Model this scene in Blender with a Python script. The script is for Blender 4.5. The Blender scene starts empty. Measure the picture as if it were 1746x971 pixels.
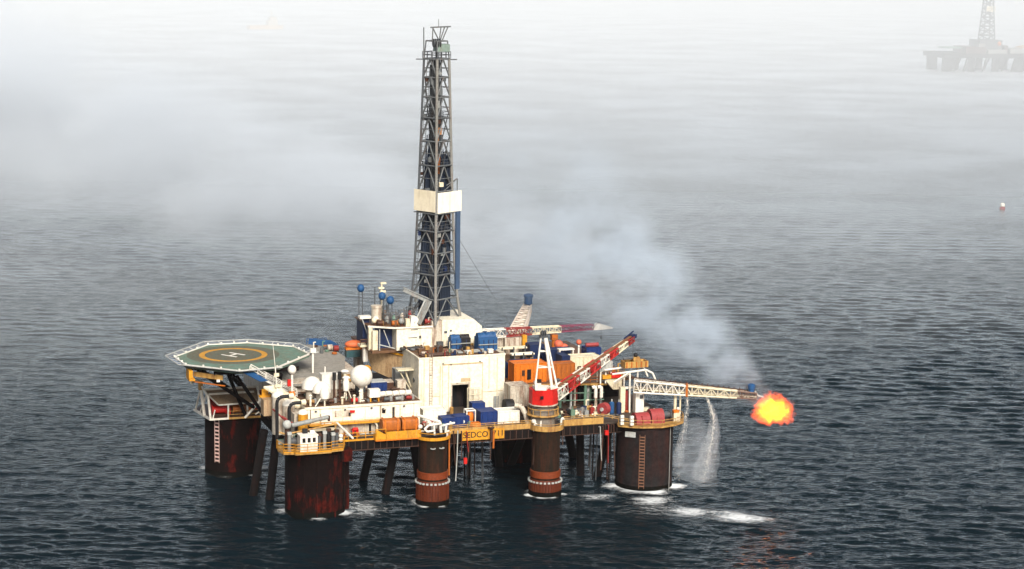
import bpy, bmesh, math, random
import numpy as np
from mathutils import Vector, Matrix
random.seed(7)
R = math.radians
scene = bpy.context.scene
col = scene.collection

# ------------------------------------------------------------------ frame of the rig
TH = R(19.5)                      # heading of the rig's long side
ORIGIN = Vector((-29.51, 302.82, 0.0))
EU = Vector((math.cos(TH), math.sin(TH), 0)); EV = Vector((-math.sin(TH), math.cos(TH), 0))
def world(u, v, z): return ORIGIN + EU*u + EV*v + Vector((0, 0, z))
def local(x, y, z):
    q = Vector((x, y, z)) - ORIGIN
    return (q.dot(EU), q.dot(EV), z)

# ------------------------------------------------------------------ materials
MATS = {}
RUST = (0.16, 0.055, 0.018)
def nodes_of(name):
    m = bpy.data.materials.new(name); m.use_nodes = True
    nt = m.node_tree; nt.nodes.clear()
    return m, nt, nt.nodes, nt.links
def paint(name, base, rust=0.3, rough=0.55, scale=1.0, rustcol=RUST, grime=0.25, metal=0.0, lo=0.52, hi=0.72, spec=0.25, wear=0.4, zs=0.22):
    m, nt, N, L = nodes_of(name)
    out = N.new('ShaderNodeOutputMaterial'); b = N.new('ShaderNodeBsdfPrincipled')
    L.new(b.outputs[0], out.inputs[0])
    tc = N.new('ShaderNodeTexCoord')
    mp = N.new('ShaderNodeMapping'); mp.inputs['Scale'].default_value = (1.6*scale, 1.6*scale, zs*scale)
    L.new(tc.outputs['Object'], mp.inputs[0])
    n1 = N.new('ShaderNodeTexNoise'); n1.inputs['Scale'].default_value = 1.0; n1.inputs['Detail'].default_value = 6; n1.inputs['Roughness'].default_value = 0.65
    L.new(mp.outputs[0], n1.inputs['Vector'])
    r1 = N.new('ShaderNodeValToRGB'); r1.color_ramp.elements[0].position = lo; r1.color_ramp.elements[1].position = hi
    L.new(n1.outputs[0], r1.inputs[0])
    n2 = N.new('ShaderNodeTexNoise'); n2.inputs['Scale'].default_value = 0.55*scale; n2.inputs['Detail'].default_value = 8; n2.inputs['Roughness'].default_value = 0.7
    L.new(tc.outputs['Object'], n2.inputs['Vector'])
    r2 = N.new('ShaderNodeValToRGB'); r2.color_ramp.elements[0].position = 0.35; r2.color_ramp.elements[1].position = 0.7
    L.new(n2.outputs[0], r2.inputs[0])
    n3 = N.new('ShaderNodeTexNoise'); n3.inputs['Scale'].default_value = 3.2*scale; n3.inputs['Detail'].default_value = 7; n3.inputs['Roughness'].default_value = 0.75
    L.new(tc.outputs['Object'], n3.inputs['Vector'])
    g = N.new('ShaderNodeMix'); g.data_type = 'RGBA'
    d = tuple(c*(1-0.55*grime) for c in base)
    g.inputs[6].default_value = (*base, 1); g.inputs[7].default_value = (d[0], d[1]*0.98, d[2]*0.92, 1)
    L.new(r2.outputs[0], g.inputs[0])
    mu = N.new('ShaderNodeMath'); mu.operation = 'MULTIPLY'; mu.inputs[1].default_value = rust
    L.new(r1.outputs[0], mu.inputs[0])
    x = N.new('ShaderNodeMix'); x.data_type = 'RGBA'
    x.inputs[7].default_value = (*rustcol, 1)
    L.new(mu.outputs[0], x.inputs[0]); L.new(g.outputs[2], x.inputs[6])
    mr = N.new('ShaderNodeMapRange'); mr.inputs[1].default_value = 0.3; mr.inputs[2].default_value = 0.62; mr.inputs[3].default_value = 1-wear; mr.inputs[4].default_value = 1.0
    L.new(n3.outputs[0], mr.inputs[0])
    vm = N.new('ShaderNodeVectorMath'); vm.operation = 'SCALE'; L.new(x.outputs[2], vm.inputs[0]); L.new(mr.outputs[0], vm.inputs['Scale'])
    L.new(vm.outputs[0], b.inputs['Base Color'])
    b.inputs['Roughness'].default_value = rough; b.inputs['Metallic'].default_value = metal
    b.inputs['Specular IOR Level'].default_value = spec
    MATS[name] = m
    return m

WHITE  = paint('white_paint', (0.80, 0.74, 0.60), rust=0.6, lo=0.55, hi=0.78, scale=0.8, rustcol=(0.42, 0.22, 0.07))
CLEAN  = paint('clean_white', (0.78, 0.74, 0.66), rust=0.4, grime=0.4, lo=0.52, hi=0.75, rustcol=(0.40, 0.25, 0.12), wear=0.3)
CREAM  = paint('cream_paint', (0.72, 0.64, 0.46), rust=0.5)
DIRTYW = paint('stained_white', (0.55, 0.49, 0.40), rust=0.85, lo=0.47, hi=0.68)
TAN    = paint('tan_stained_plate', (0.58, 0.40, 0.22), rust=0.7, lo=0.45, hi=0.7)
YELLOW = paint('yellow_paint', (0.62, 0.28, 0.018), rust=0.6, lo=0.5, hi=0.72)
OCHRE  = paint('ochre_rail', (0.48, 0.28, 0.08), rust=0.8, lo=0.45, hi=0.68)
ORANGE = paint('orange_paint', (0.66, 0.17, 0.012), rust=0.5)
DORANGE= paint('weathered_orange', (0.42, 0.115, 0.014), rust=0.75, lo=0.46, hi=0.7)
RED    = paint('red_paint', (0.55, 0.012, 0.008), rust=0.3, grime=0.4, rustcol=(0.25, 0.02, 0.01))
DRED   = paint('dull_red', (0.24, 0.022, 0.018), rust=0.5, rustcol=(0.18, 0.03, 0.02))
PINK   = paint('faded_red', (0.30, 0.045, 0.045), rust=0.5, rustcol=(0.3, 0.04, 0.03))
BLUE   = paint('blue_paint', (0.008, 0.030, 0.14), rust=0.25, grime=0.4, rustcol=(0.05, 0.04, 0.05))
BLUE2  = paint('mid_blue_paint', (0.016, 0.075, 0.20), rust=0.3, rustcol=(0.06, 0.08, 0.12))
NAVY   = paint('dark_blue', (0.01, 0.022, 0.075), rust=0.35, rustcol=(0.03, 0.025, 0.02))
GREY   = paint('grey_paint', (0.26, 0.27, 0.26), rust=0.45)
LGREY  = paint('light_grey', (0.42, 0.43, 0.41), rust=0.35)
STEEL  = paint('galvanised_steel', (0.13, 0.14, 0.145), rust=0.35, rough=0.5)
DSTEEL = paint('dark_steel', (0.075, 0.082, 0.09), rust=0.5, rustcol=(0.09, 0.045, 0.025))
BLACK  = paint('black_paint', (0.012, 0.012, 0.013), rust=0.3, rustcol=(0.06, 0.025, 0.012))
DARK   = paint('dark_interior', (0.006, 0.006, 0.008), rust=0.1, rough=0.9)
BROWN  = paint('brown_rusted_steel', (0.055, 0.025, 0.015), rust=0.7, rustcol=(0.13, 0.035, 0.012))
RUSTY  = paint('rusted_roof', (0.17, 0.085, 0.04), rust=0.8, lo=0.4, hi=0.65, rustcol=(0.06, 0.03, 0.018))
GREEN  = paint('pale_green_paint', (0.12, 0.22, 0.16), rust=0.35)
HGREEN = paint('helideck_green', (0.135, 0.225, 0.175), rust=0.8, rough=0.9, lo=0.42, hi=0.66, rustcol=(0.15, 0.135, 0.095), scale=0.5, zs=1.6, wear=0.5)
HBROWN = paint('worn_deck_brown', (0.135, 0.118, 0.078), rust=0.8, rough=0.9, rustcol=(0.075, 0.11, 0.085), zs=1.6, wear=0.5, lo=.45, hi=.62, scale=.6)
HRING  = paint('ring_yellow', (0.60, 0.29, 0.03), rust=0.55, rough=0.8, rustcol=(0.20, 0.13, 0.05), lo=0.42, hi=.66, zs=1.6, wear=.5, scale=.7)
GDECK  = paint('grey_deck', (0.31, 0.29, 0.255), rust=0.4, rough=0.9, rustcol=(0.15, 0.12, 0.085), lo=0.4, hi=0.7, zs=1.6, wear=.5, scale=.6)
DECK   = paint('deck_plate', (0.06, 0.045, 0.035), rust=0.7, rough=0.85, rustcol=(0.10, 0.045, 0.02))
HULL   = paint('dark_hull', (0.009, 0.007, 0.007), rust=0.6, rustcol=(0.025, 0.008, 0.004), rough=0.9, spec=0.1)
NET    = paint('net_blue', (0.05, 0.12, 0.24), rust=0.1, grime=0.3)
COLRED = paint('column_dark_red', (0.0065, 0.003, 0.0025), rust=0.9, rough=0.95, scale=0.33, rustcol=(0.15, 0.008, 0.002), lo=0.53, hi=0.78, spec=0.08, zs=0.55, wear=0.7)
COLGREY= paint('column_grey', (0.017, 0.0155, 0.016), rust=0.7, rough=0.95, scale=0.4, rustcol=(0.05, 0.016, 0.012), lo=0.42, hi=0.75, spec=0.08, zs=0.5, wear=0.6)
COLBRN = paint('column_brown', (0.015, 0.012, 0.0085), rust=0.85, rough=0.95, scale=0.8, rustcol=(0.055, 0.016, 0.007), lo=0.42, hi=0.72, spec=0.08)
BAND   = paint('orange_band', (0.17, 0.032, 0.007), rust=0.6, rustcol=(0.25, 0.05, 0.01))
FENDER = paint('fender_rust', (0.10, 0.022, 0.009), rust=0.8, scale=1.2, rustcol=(0.02, 0.010, 0.007), spec=0.1)

# ------------------------------------------------------------------ mesh builder (rig coordinates u, v, z)
class MB:
    def __init__(s): s.v = []; s.f = []
    def add(s, vs, fs):
        o = len(s.v); s.v += [tuple(p) for p in vs]; s.f += [tuple(i+o for i in q) for q in fs]; return s
    def box(s, u0, v0, z0, u1, v1, z1):
        return s.add([(u0,v0,z0),(u1,v0,z0),(u1,v1,z0),(u0,v1,z0),(u0,v0,z1),(u1,v0,z1),(u1,v1,z1),(u0,v1,z1)],
                     [(0,3,2,1),(4,5,6,7),(0,1,5,4),(1,2,6,5),(2,3,7,6),(3,0,4,7)])
    def cbox(s, c, size, yaw=0, pitch=0):
        hx, hy, hz = (t/2 for t in size)
        M = Matrix.Rotation(yaw, 3, 'Z') @ Matrix.Rotation(pitch, 3, 'X')
        vs = [Vector(c) + M @ Vector((x, y, z)) for z in (-hz, hz) for x, y in ((-hx,-hy),(hx,-hy),(hx,hy),(-hx,hy))]
        return s.add(vs, [(0,3,2,1),(4,5,6,7),(0,1,5,4),(1,2,6,5),(2,3,7,6),(3,0,4,7)])
    def beam(s, p, q, w, h):
        p, q = Vector(p), Vector(q); d = (q-p).normalized()
        up = Vector((0,0,1)) if abs(d.z) < 0.95 else Vector((0,1,0))
        a = d.cross(up).normalized()*(w/2); b = a.cross(d).normalized()*(h/2)
        vs = [p-a-b, p+a-b, p+a+b, p-a+b, q-a-b, q+a-b, q+a+b, q-a+b]
        return s.add(vs, [(0,1,2,3),(4,7,6,5),(0,4,5,1),(1,5,6,2),(2,6,7,3),(3,7,4,0)])
    def tube(s, p, q, r0, r1=None, n=8):
        r1 = r0 if r1 is None else r1
        p, q = Vector(p), Vector(q); d = (q-p).normalized()
        up = Vector((0,0,1)) if abs(d.z) < 0.95 else Vector((0,1,0))
        a = d.cross(up).normalized(); b = a.cross(d).normalized()
        vs = []
        for c, r in ((p, r0), (q, r1)):
            for i in range(n):
                t = 2*math.pi*i/n; vs.append(c + a*(r*math.cos(t)) + b*(r*math.sin(t)))
        fs = [(i, n+i, n+(i+1)%n, (i+1)%n) for i in range(n)]
        fs += [tuple(range(n)), tuple(range(2*n-1, n-1, -1))]
        return s.add(vs, fs)
    def path(s, pts, r, n=7):
        for a, b in zip(pts[:-1], pts[1:]): s.tube(a, b, r, n=n)
        return s
    def prism(s, poly, z0, z1):
        n = len(poly)
        vs = [(u, v, z0) for u, v in poly] + [(u, v, z1) for u, v in poly]
        return s.add(vs, [tuple(range(n-1, -1, -1)), tuple(range(n, 2*n))] + [(i, (i+1)%n, n+(i+1)%n, n+i) for i in range(n)])
    def lathe(s, c, prof, n=20):
        vs = []; k = len(prof)
        for r, z in prof:
            for i in range(n):
                t = 2*math.pi*i/n; vs.append((c[0]+r*math.cos(t), c[1]+r*math.sin(t), c[2]+z))
        fs = [(j*n+i, j*n+(i+1)%n, (j+1)*n+(i+1)%n, (j+1)*n+i) for j in range(k-1) for i in range(n)]
        fs += [tuple(range(n-1, -1, -1)), tuple(range((k-1)*n, k*n))]
        return s.add(vs, fs)
    def sphere(s, c, r, nu=20, nv=12, sq=1.0, lo=-math.pi/2, hi=math.pi/2):
        prof = []
        for j in range(nv+1):
            t = lo + (hi-lo)*j/nv; prof.append((max(r*math.cos(t), 0.002), r*math.sin(t)*sq))
        return s.lathe(c, prof, nu)
    def torus(s, c, Rr, r, n=32, m=6, a0=0, a1=2*math.pi):
        pts = [(c[0]+Rr*math.cos(a0+(a1-a0)*i/n), c[1]+Rr*math.sin(a0+(a1-a0)*i/n), c[2]) for i in range(n+1)]
        return s.path(pts, r, m)
    def rail(s, pts, h=1.1, r=0.055, step=1.8, rails=(0.5, 1.0)):
        P = [Vector(p) for p in pts]
        for a, b in zip(P[:-1], P[1:]):
            for k in rails: s.tube(a+Vector((0,0,h*k)), b+Vector((0,0,h*k)), r, n=5)
            n = max(1, round((b-a).length/step))
            for i in range(n+1):
                q = a.lerp(b, i/n); s.tube(q, q+Vector((0,0,h)), r, n=5)
        return s
    def lattice(s, p, q, w0, h0, w1, h1, n, r, t0=0.0, t1=1.0, up=(0,0,1), rd=None):
        """box truss from p to q, only the bays between t0 and t1 of its length"""
        rd = rd or r*0.6
        p, q = Vector(p), Vector(q); d = (q-p).normalized(); U = Vector(up)
        a = d.cross(U).normalized(); b = a.cross(d).normalized()
        def ring(t):
            c = p.lerp(q, t); w = (w0+(w1-w0)*t)/2; h = (h0+(h1-h0)*t)/2
            return [c-a*w-b*h, c+a*w-b*h, c+a*w+b*h, c-a*w+b*h]
        ts = [t0+(t1-t0)*i/n for i in range(n+1)]
        rs = [ring(t) for t in ts]
        for k in range(4): s.tube(rs[0][k], rs[-1][k], r, n=6)
        for i in range(n+1):
            for k in range(4): s.tube(rs[i][k], rs[i][(k+1)%4], rd, n=4)
            if i < n:
                for k in range(4):
                    j = (k+1) % 4
                    if i % 2: s.tube(rs[i][k], rs[i+1][j], rd, n=4)
                    else: s.tube(rs[i][j], rs[i+1][k], rd, n=4)
        return s
    def build(s, name, mat, parent=None, label=None, smooth=True):
        base = BASES[parent.name] if parent is not None else (0, 0, 0)
        me = bpy.data.meshes.new(name)
        me.from_pydata([(a-base[0], b-base[1], c-base[2]) for a, b, c in s.v], [], s.f)
        me.validate(); me.update()
        if smooth:
            me.shade_smooth(); me.set_sharp_from_angle(angle=R(38))
        me.materials.append(mat)
        o = bpy.data.objects.new(name, me); col.objects.link(o)
        if parent is not None:
            o.parent = parent; BASES[o.name] = base
        if label: o['label'] = label
        return o

BASES = {}
def tag(o, label=None, cat=None, group=None, kind=None):
    if label: o['label'] = label
    if cat: o['category'] = cat
    if group: o['group'] = group
    if kind: o['kind'] = kind
    return o
def thing(name, label, cat, base, group=None):
    """an Empty at the thing's base; its parts are given in rig coordinates"""
    o = bpy.data.objects.new(name, None); col.objects.link(o)
    o.empty_display_size = 0.5
    o.location = world(*base); o.rotation_euler = (0, 0, TH)
    BASES[o.name] = base
    return tag(o, label, cat, group)
def solo(name, mb, mat, label, cat, base, group=None):
    """a thing that is one mesh"""
    BASES['_solo'] = base
    class P: pass
    me = bpy.data.meshes.new(name)
    me.from_pydata([(a-base[0], b-base[1], c-base[2]) for a, b, c in mb.v], [], mb.f)
    me.validate(); me.update(); me.shade_smooth(); me.set_sharp_from_angle(angle=R(38))
    me.materials.append(mat)
    o = bpy.data.objects.new(name, me); col.objects.link(o)
    o.location = world(*base); o.rotation_euler = (0, 0, TH)
    return tag(o, label, cat, group)
def copy_tree(root, base, label=None, yaw=0):
    c = root.copy(); col.objects.link(c)
    c.location = world(*base); c.rotation_euler = (0, 0, TH+yaw)
    if label: c['label'] = label
    for ch in list(root.children):
        k = ch.copy(); col.objects.link(k); k.parent = c
        for g in list(ch.children):
            h = g.copy(); col.objects.link(h); h.parent = k
    return c
def lettering(name, body, size, mat, parent, origin, base, extrude=0.01, squash=1.0):
    """raised letters standing on a wall that faces the near side of the rig"""
    cu = bpy.data.curves.new('letters', 'FONT'); cu.body = body; cu.size = size; cu.extrude = extrude
    cu.align_x = 'CENTER'; cu.align_y = 'CENTER'; cu.offset = 0.012
    tmp = bpy.data.objects.new('letters', cu); col.objects.link(tmp)
    dg = bpy.context.evaluated_depsgraph_get()
    me = bpy.data.meshes.new_from_object(tmp.evaluated_get(dg))
    bpy.data.objects.remove(tmp); bpy.data.curves.remove(cu)
    for v in me.vertices:
        x, y, z = v.co
        v.co = (origin[0]-base[0]+x*squash, origin[1]-base[1]-z, origin[2]-base[2]+y)
    me.materials.clear(); me.materials.append(mat); me.name = name
    o = bpy.data.objects.new(name, me); col.objects.link(o); o.parent = parent
    return o
# strengths of light and air
SEA_SPEC = 4.2; FIRE = 3.0; SMOKE = 0.17; SMOKE2 = 0.075; SPRAY = 0.30; MIST = 0.10
HAZE = 0.000015; HAZE_G = -0.22; FOG = 0.00118
SUN_E = 3.5; SKY = 0.105; EXPO = 0.6; DENOISE = True
# ================================================================== THE RIG'S HULL
ZD = 11.0                                         # main deck
hull = thing('rig_hull', 'rust streaked drilling rig hull standing on thick dark columns in the near water', 'oil rig', (27, 20, 0))
MB().prism([(-3.5,-1),(57,-1),(59,3),(59,45),(0,45),(-2,30),(-3.5,10)], 10.75, ZD).build('main_deck', DECK, hull)
g = MB()
g.box(-3.5, -1.02, 9.35, 57, -0.55, 10.74)
g.box(-3.5, -0.5, 9.35, -3.0, 30, 10.74); g.box(58.4, 3, 9.35, 58.9, 45, 10.74); g.box(0, 44.4, 9.35, 58, 44.9, 10.74)
for u in (9, 18.4, 28, 37, 46): g.box(u-.25, -0.5, 9.5, u+.25, 44.3, 10.74)
for v in (8, 17, 26, 35): g.box(-2.9, v-.25, 9.6, 58.3, v+.25, 10.7)
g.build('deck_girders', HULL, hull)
ribs = MB()
for i in range(60):
    u = -3 + i*1.0
    ribs.box(u, -1.10, 9.4, u+.09, -1.021, 10.7)
ribs.box(-3.5, -1.14, 9.30, 57, -1.022, 9.40); ribs.build('girder_ribs', BROWN, hull)
# corner columns
def corner(u, v, mat, top, sub=None):
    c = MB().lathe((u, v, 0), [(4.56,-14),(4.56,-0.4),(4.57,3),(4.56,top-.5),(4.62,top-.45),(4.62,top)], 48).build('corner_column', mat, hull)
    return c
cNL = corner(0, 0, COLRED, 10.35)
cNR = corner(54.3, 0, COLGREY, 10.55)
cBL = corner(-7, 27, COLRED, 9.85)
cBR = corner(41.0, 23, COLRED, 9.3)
# ladder rungs painted on columns
m = MB(); a = -2.36
for s_ in (-.4,.4): m.tube((-7+4.68*math.cos(a+s_/4.6),27+4.68*math.sin(a+s_/4.6),2.4),(-7+4.68*math.cos(a+s_/4.6),27+4.68*math.sin(a+s_/4.6),9.6),.05,n=5)
for i in range(11):
    z = 9.3-i*.62
    m.cbox((-7+4.62*math.cos(a+.0), 27+4.62*math.sin(a), z-.4), (.75, .16, .24), yaw=a+math.pi/2)
m.build('ladder', paint('rung_pink', (0.62,0.42,0.38), rust=.3), cBL)
m = MB(); a = -2.05
for s_ in (-.4,.4): m.tube((54.3+4.68*math.cos(a+s_/4.6),4.68*math.sin(a+s_/4.6),.6),(54.3+4.68*math.cos(a+s_/4.6),4.68*math.sin(a+s_/4.6),9.4),.05,n=5)
for i in range(17):
    m.cbox((54.3+4.62*math.cos(a), 4.62*math.sin(a), 9.0-i*.5), (.75, .14, .16), yaw=a+math.pi/2)
m.build('ladder', paint('rung_brown', (0.20,0.10,0.06), rust=.5), cNR)
MB().cbox((50.6, -2.9, 9.3), (1.7, .25, .85), yaw=R(-38)).build('access_hatch', LGREY, cNR)
for a in (-0.9, -0.15): MB().tube((54.3+4.64*math.cos(a), 4.64*math.sin(a), -2), (54.3+4.64*math.cos(a), 4.64*math.sin(a), 10.2), .06, n=6).build('drain_pipe', GREY, cNR)
for a in (-2.2, -1.75, -1.1, -.6): MB().tube((4.62*math.cos(a), 4.62*math.sin(a), -2), (4.62*math.cos(a), 4.62*math.sin(a), 9.6), .12, n=6).build('drain_pipe', COLRED, cNL)
MB().box(3.0, -3.7, 8.4, 4.9, -1.5, 10.2).build('chain_locker', COLRED, cNL)
MB().box(4.2,-1.6,0.4,4.95,1.0,8.4).build('side_fender', COLRED, cNL)
# slender middle columns with an orange band and a ribbed fender
def middle(u, v, band, top):
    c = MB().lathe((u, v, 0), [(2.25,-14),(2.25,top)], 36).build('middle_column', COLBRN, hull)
    MB().lathe((u, v, 0), [(2.27,band),(2.42,band+.05),(2.42,band+1.05),(2.27,band+1.1)], 36).build('orange_collar', BAND, c)
    f = MB()
    f.lathe((u, v, 0), [(2.42,-6),(2.42,band-.55),(2.30,band-.3)], 36)
    for k in range(34):
        a = 2*math.pi*k/34
        f.tube((u+2.47*math.cos(a), v+2.47*math.sin(a), -6), (u+2.47*math.cos(a), v+2.47*math.sin(a), band-.75), .11, n=5)
    f.build('ribbed_fender', FENDER, c)
    t = MB()
    for k in range(26):
        a = 2*math.pi*k/26
        t.cbox((u+2.62*math.cos(a), v+2.62*math.sin(a), band-.6), (.34, .2, .26), yaw=a+math.pi/2)
    t.build('fender_ring', LGREY, c)
    return c
m1 = middle(18.4, -1.0, 4.3, 10.6)
m2 = middle(37.0, -1.0, 3.1, 10.9)
for k in (-.65, .75): MB().torus((18.4+k, -3.25, 9.35), .34, .09, 10, 5).build('fairlead_eye', LGREY, m1)
# underdeck braces
br = [((-5.6,10,10.7),(-8.0,12,-6)), ((-3.6,9.6,11),(-6.2,8,-8)), ((10.9,6.1,9.4),(12.6,22,-6)), ((14.8,5.9,9.4),(12.0,8,-7)), ((17.1,5.7,9.4),(20.6,9,-7)),
      ((45.5,6.2,9.4),(47.6,10,-7)), ((50.9,6.0,9.4),(47.6,8,-8)), ((52.3,5.9,9.4),(56.0,9,-8)), ((28.5,12,9.4),(24,20,-6)), ((33,12,9.4),(38,22,-7)), ((41,16,9.4),(36,20,-7))]
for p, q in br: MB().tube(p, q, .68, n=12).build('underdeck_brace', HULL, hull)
rg_ = random.Random(8)
for i in range(16):
    u_, v_ = rg_.uniform(21.5, 33), rg_.uniform(6, 22)
    MB().tube((u_,v_,9.5),(u_+rg_.uniform(-.4,.4),v_,-5),rg_.choice((.12,.16,.26)),n=7).build('riser_pipe', rg_.choice((HULL,BROWN,DSTEEL)), hull)
for i in range(8):
    u_, v_ = rg_.uniform(46.5, 50.5), rg_.uniform(1, 8)
    MB().tube((u_,v_,9.5),(u_+rg_.uniform(-.3,.3),v_,rg_.uniform(-5,3)),rg_.choice((.09,.13)),n=6).build('riser_pipe', rg_.choice((HULL,BROWN,DSTEEL)), hull)
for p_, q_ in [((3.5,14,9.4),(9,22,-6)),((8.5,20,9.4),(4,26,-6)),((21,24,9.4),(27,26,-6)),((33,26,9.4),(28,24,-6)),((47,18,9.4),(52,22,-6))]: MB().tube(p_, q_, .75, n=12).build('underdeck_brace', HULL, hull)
# the near edge: kerb-like ochre fence
def fence(name, pts, mat, h=1.15):
    return MB().rail(pts, h, .06, 1.5, (0.45, 1.0)).build(name, mat, hull)
k = MB()
k.box(20.9, -1.25, 10.95, 34.4, -1.03, 11.75); k.build('deck_edge_plate', OCHRE, hull)
k = MB(); k.box(39.9, -1.25, 10.95, 46.6, -1.03, 11.95); k.build('deck_edge_plate', OCHRE, hull)
k = MB(); k.box(3.8, -1.22, 10.85, 9.0, -1.03, 11.12); k.build('deck_edge_plate', YELLOW, hull)
fence('edge_railing', [(3.6,-1.1,11.1),(9.0,-1.1,11.1)], YELLOW, 1.0)
fence('edge_railing', [(20.9,-1.15,11.75),(34.4,-1.15,11.75)], OCHRE, .5)
fence('edge_railing', [(39.9,-1.15,11.95),(46.6,-1.15,11.95),(50.6,-2.6,11.2)], OCHRE, .5)
# curved ochre galleries round the heads of the middle columns
for u, mm, zz in ((18.4, m1, 10.7), (37.0, m2, 10.9)):
    q = MB(); n = 16
    for i in range(n):
        a0, a1 = math.pi+math.pi*i/n, math.pi+math.pi*(i+1)/n
        P = [(u+r*math.cos(a), -1.0+r*math.sin(a)) for r, a in ((2.2,a0),(2.75,a0),(2.75,a1),(2.2,a1))]
        q.prism(P, zz-.1, zz+.08)
        P = [(u+r*math.cos(a), -1.0+r*math.sin(a)) for r, a in ((2.66,a0),(2.75,a0),(2.75,a1),(2.66,a1))]
        q.prism(P, zz+.08, zz+(0.75 if u > 20 else .38))
    q.torus((u, -1.0, zz+1.0), 2.7, .06, 16, 5, math.pi, 2*math.pi)
    q.build('column_gallery', YELLOW if u < 20 else OCHRE, hull)

# winch platforms on the corner columns
def platform(name, poly, z, mat, railmat, railpts, h=1.35, rails=(.33,.66,1.0)):
    p = MB().prism(poly, z-.25, z).build(name, mat, hull)
    MB().rail(railpts, h, .055, 1.9, rails).build('platform_railing', railmat, p)
    return p
PNL = [(-6.3,-2.5),(-5.9,-4.6),(-4.4,-5.0),(-4.3,-5.5),(1.2,-5.5),(1.3,-5.0),(3.2,-4.7),(4.1,-2.2),(4.1,-1.2),(-3.0,-1.2),(-5.5,2)]
pNL = platform('winch_platform', PNL, 10.62, OCHRE, YELLOW, [(u,v,10.62) for u,v in [(-6.25,-1.5),(-6.3,-2.5),(-5.9,-4.55),(-4.4,-4.95),(-4.25,-5.45),(1.2,-5.45),(1.3,-4.95),(3.2,-4.65),(4.05,-2.2)]])
k = MB()
for a, b in zip(PNL[1:8], PNL[2:8]):
    k.beam((a[0],a[1]-.04,10.72), (b[0],b[1]-.04,10.72), .07, .2)
k.build('toe_board', YELLOW, pNL)
PNR = [(48.6,-2.6),(50.2,-3.9),(52.0,-4.8),(55.0,-5.3),(57.5,-4.6),(59.6,-3.2),(60.4,-1.0),(60.4,2.5),(57.0,4.5),(50,3.0)]
pNR = platform('winch_platform', PNR, 10.85, OCHRE, OCHRE, [(u,v,10.85) for u,v in PNR[:8]], 1.0, (.5,1.0))
PBL = [(-12.8,29.5),(-11.6,22.1),(-3.2,22.0),(-2.5,20.5),(-1.5,20.2),(-1.5,33),(-11,33)]
pBL = platform('winch_platform', PBL, 10.02, BROWN, OCHRE, [(-8.6,22.15,10.02),(-3.3,22.1,10.02),(-2.5,20.6,10.02)], 1.1, (.5,1.0))
k = MB(); k.beam((-12.85,29.5,10.0),(-11.65,22.05,10.0),.25,.35); k.beam((-11.65,22.02,10.0),(-8.7,22.0,10.0),.2,.3); k.build('platform_edge_beam', CLEAN, pBL)
k = MB(); k.beam((-8.7,22.0,10.0),(-3.2,21.95,10.0),.2,.3); k.beam((-3.2,21.95,10.0),(-1.5,20.1,10.0),.2,.3); k.build('platform_edge_beam', OCHRE, pBL)

# name board hung on the near girder
nb = (26.4, -1.2, 9.7)
board = MB().box(23.1, -1.30, 9.72, 29.95, -1.16, 11.36).build('name_board', YELLOW, hull)
lettering('board_lettering', 'SEDCO  711', 1.30, BLACK, board, (26.55, -1.315, 10.54), BASES[hull.name], squash=0.98)
# hoses and cables draped over the edge between the middle columns
for i, (u, z0, z1, mt) in enumerate([(20.9,11,4.5,'o'),(21.5,11.5,6,'b'),(22.4,11.5,3.5,'g'),(22.9,11.4,7,'b'),(23.6,11.3,8,'r'),(24.3,9.3,6.4,'b'),(27.6,9.6,6.5,'b'),(45.9,10.6,5.0,'g'),(46.6,10.6,3.5,'b'),(47.4,10.8,4.5,'r'),(48.2,10.8,3.6,'b'),(35.1,11,5.2,'b'),(39.6,11,8,'b')]):
    w = .12*math.sin(i*2.1)
    MB().path([(u,-.9,z0-.2),(u+w,-1.45,z0-.1),(u+w*2,-1.55,(z0+z1)/2),(u+w*4,-1.6,z1)], .085 if mt!='o' else .12, 6).build('hanging_hose', {'o':DORANGE,'b':BROWN,'g':LGREY,'r':DRED}[mt], hull)
MB().cbox((23.5,-1.6,6.6),(.5,.4,.9)).build('rescue_float', RED, hull)
MB().cbox((46.9,-1.9,9.6),(.55,.5,.7)).build('rescue_float', RED, hull)
k = MB().tube((27.72,-1.62,11.5),(27.72,-1.62,9.4),.22,n=10); k.torus((27.72,-1.5,11.6),.4,.14,10,6)
k.build('hose_end', BROWN, hull)
MB().tube((28.12,-1.55,11.0),(28.08,-1.6,8.3),.16,n=10).build('hose_end', DORANGE, hull)
# white goose-neck vents along the near edge
for u, z in ((20.6,11.2),(34.9,11.4),(39.4,12.0),(36.0,12.0)):
    MB().path([(u,-1.35,z-.9),(u,-1.35,z+.05),(u+.25,-1.25,z+.3),(u+.5,-1.1,z+.05)], .17, 8).build('vent_pipe', CLEAN, hull)

random.seed(31)
for i in range(9):
    u = 4.2+i*.55 if i < 6 else 20.6+(i-6)*3.9
    v = .3+random.random()*.5
    MB().tube((u,v,ZD),(u,v,ZD+.6+random.random()*.6),.12,n=7).cbox((u,v,ZD+.35),(.4,.4,.3)).build('deck_valve', [BROWN,DORANGE,GREY,DSTEEL][i%4], hull)
k = MB()
for v,z in ((-.6,ZD+.12),(-.25,ZD+.3),(.15,ZD+.12)): k.tube((9.5,v,z),(33.5,v,z),.1,n=6)
for u in range(10,34,3): k.box(u-.06,-.75,ZD+.001,u+.06,.3,ZD+.42)
k.build('deck_pipework', BROWN, hull)
k = MB()
for v,z in ((.9,ZD+.15),(1.3,ZD+.4),(1.8,ZD+.15)): k.tube((39.8,v,z),(50.5,v+.8,z),.12,n=6)
for u in range(41,51,3): k.box(u-.07,.6,ZD+.001,u+.07,2.8,ZD+.5)
k.build('deck_pipework', DSTEEL, hull)
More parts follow.
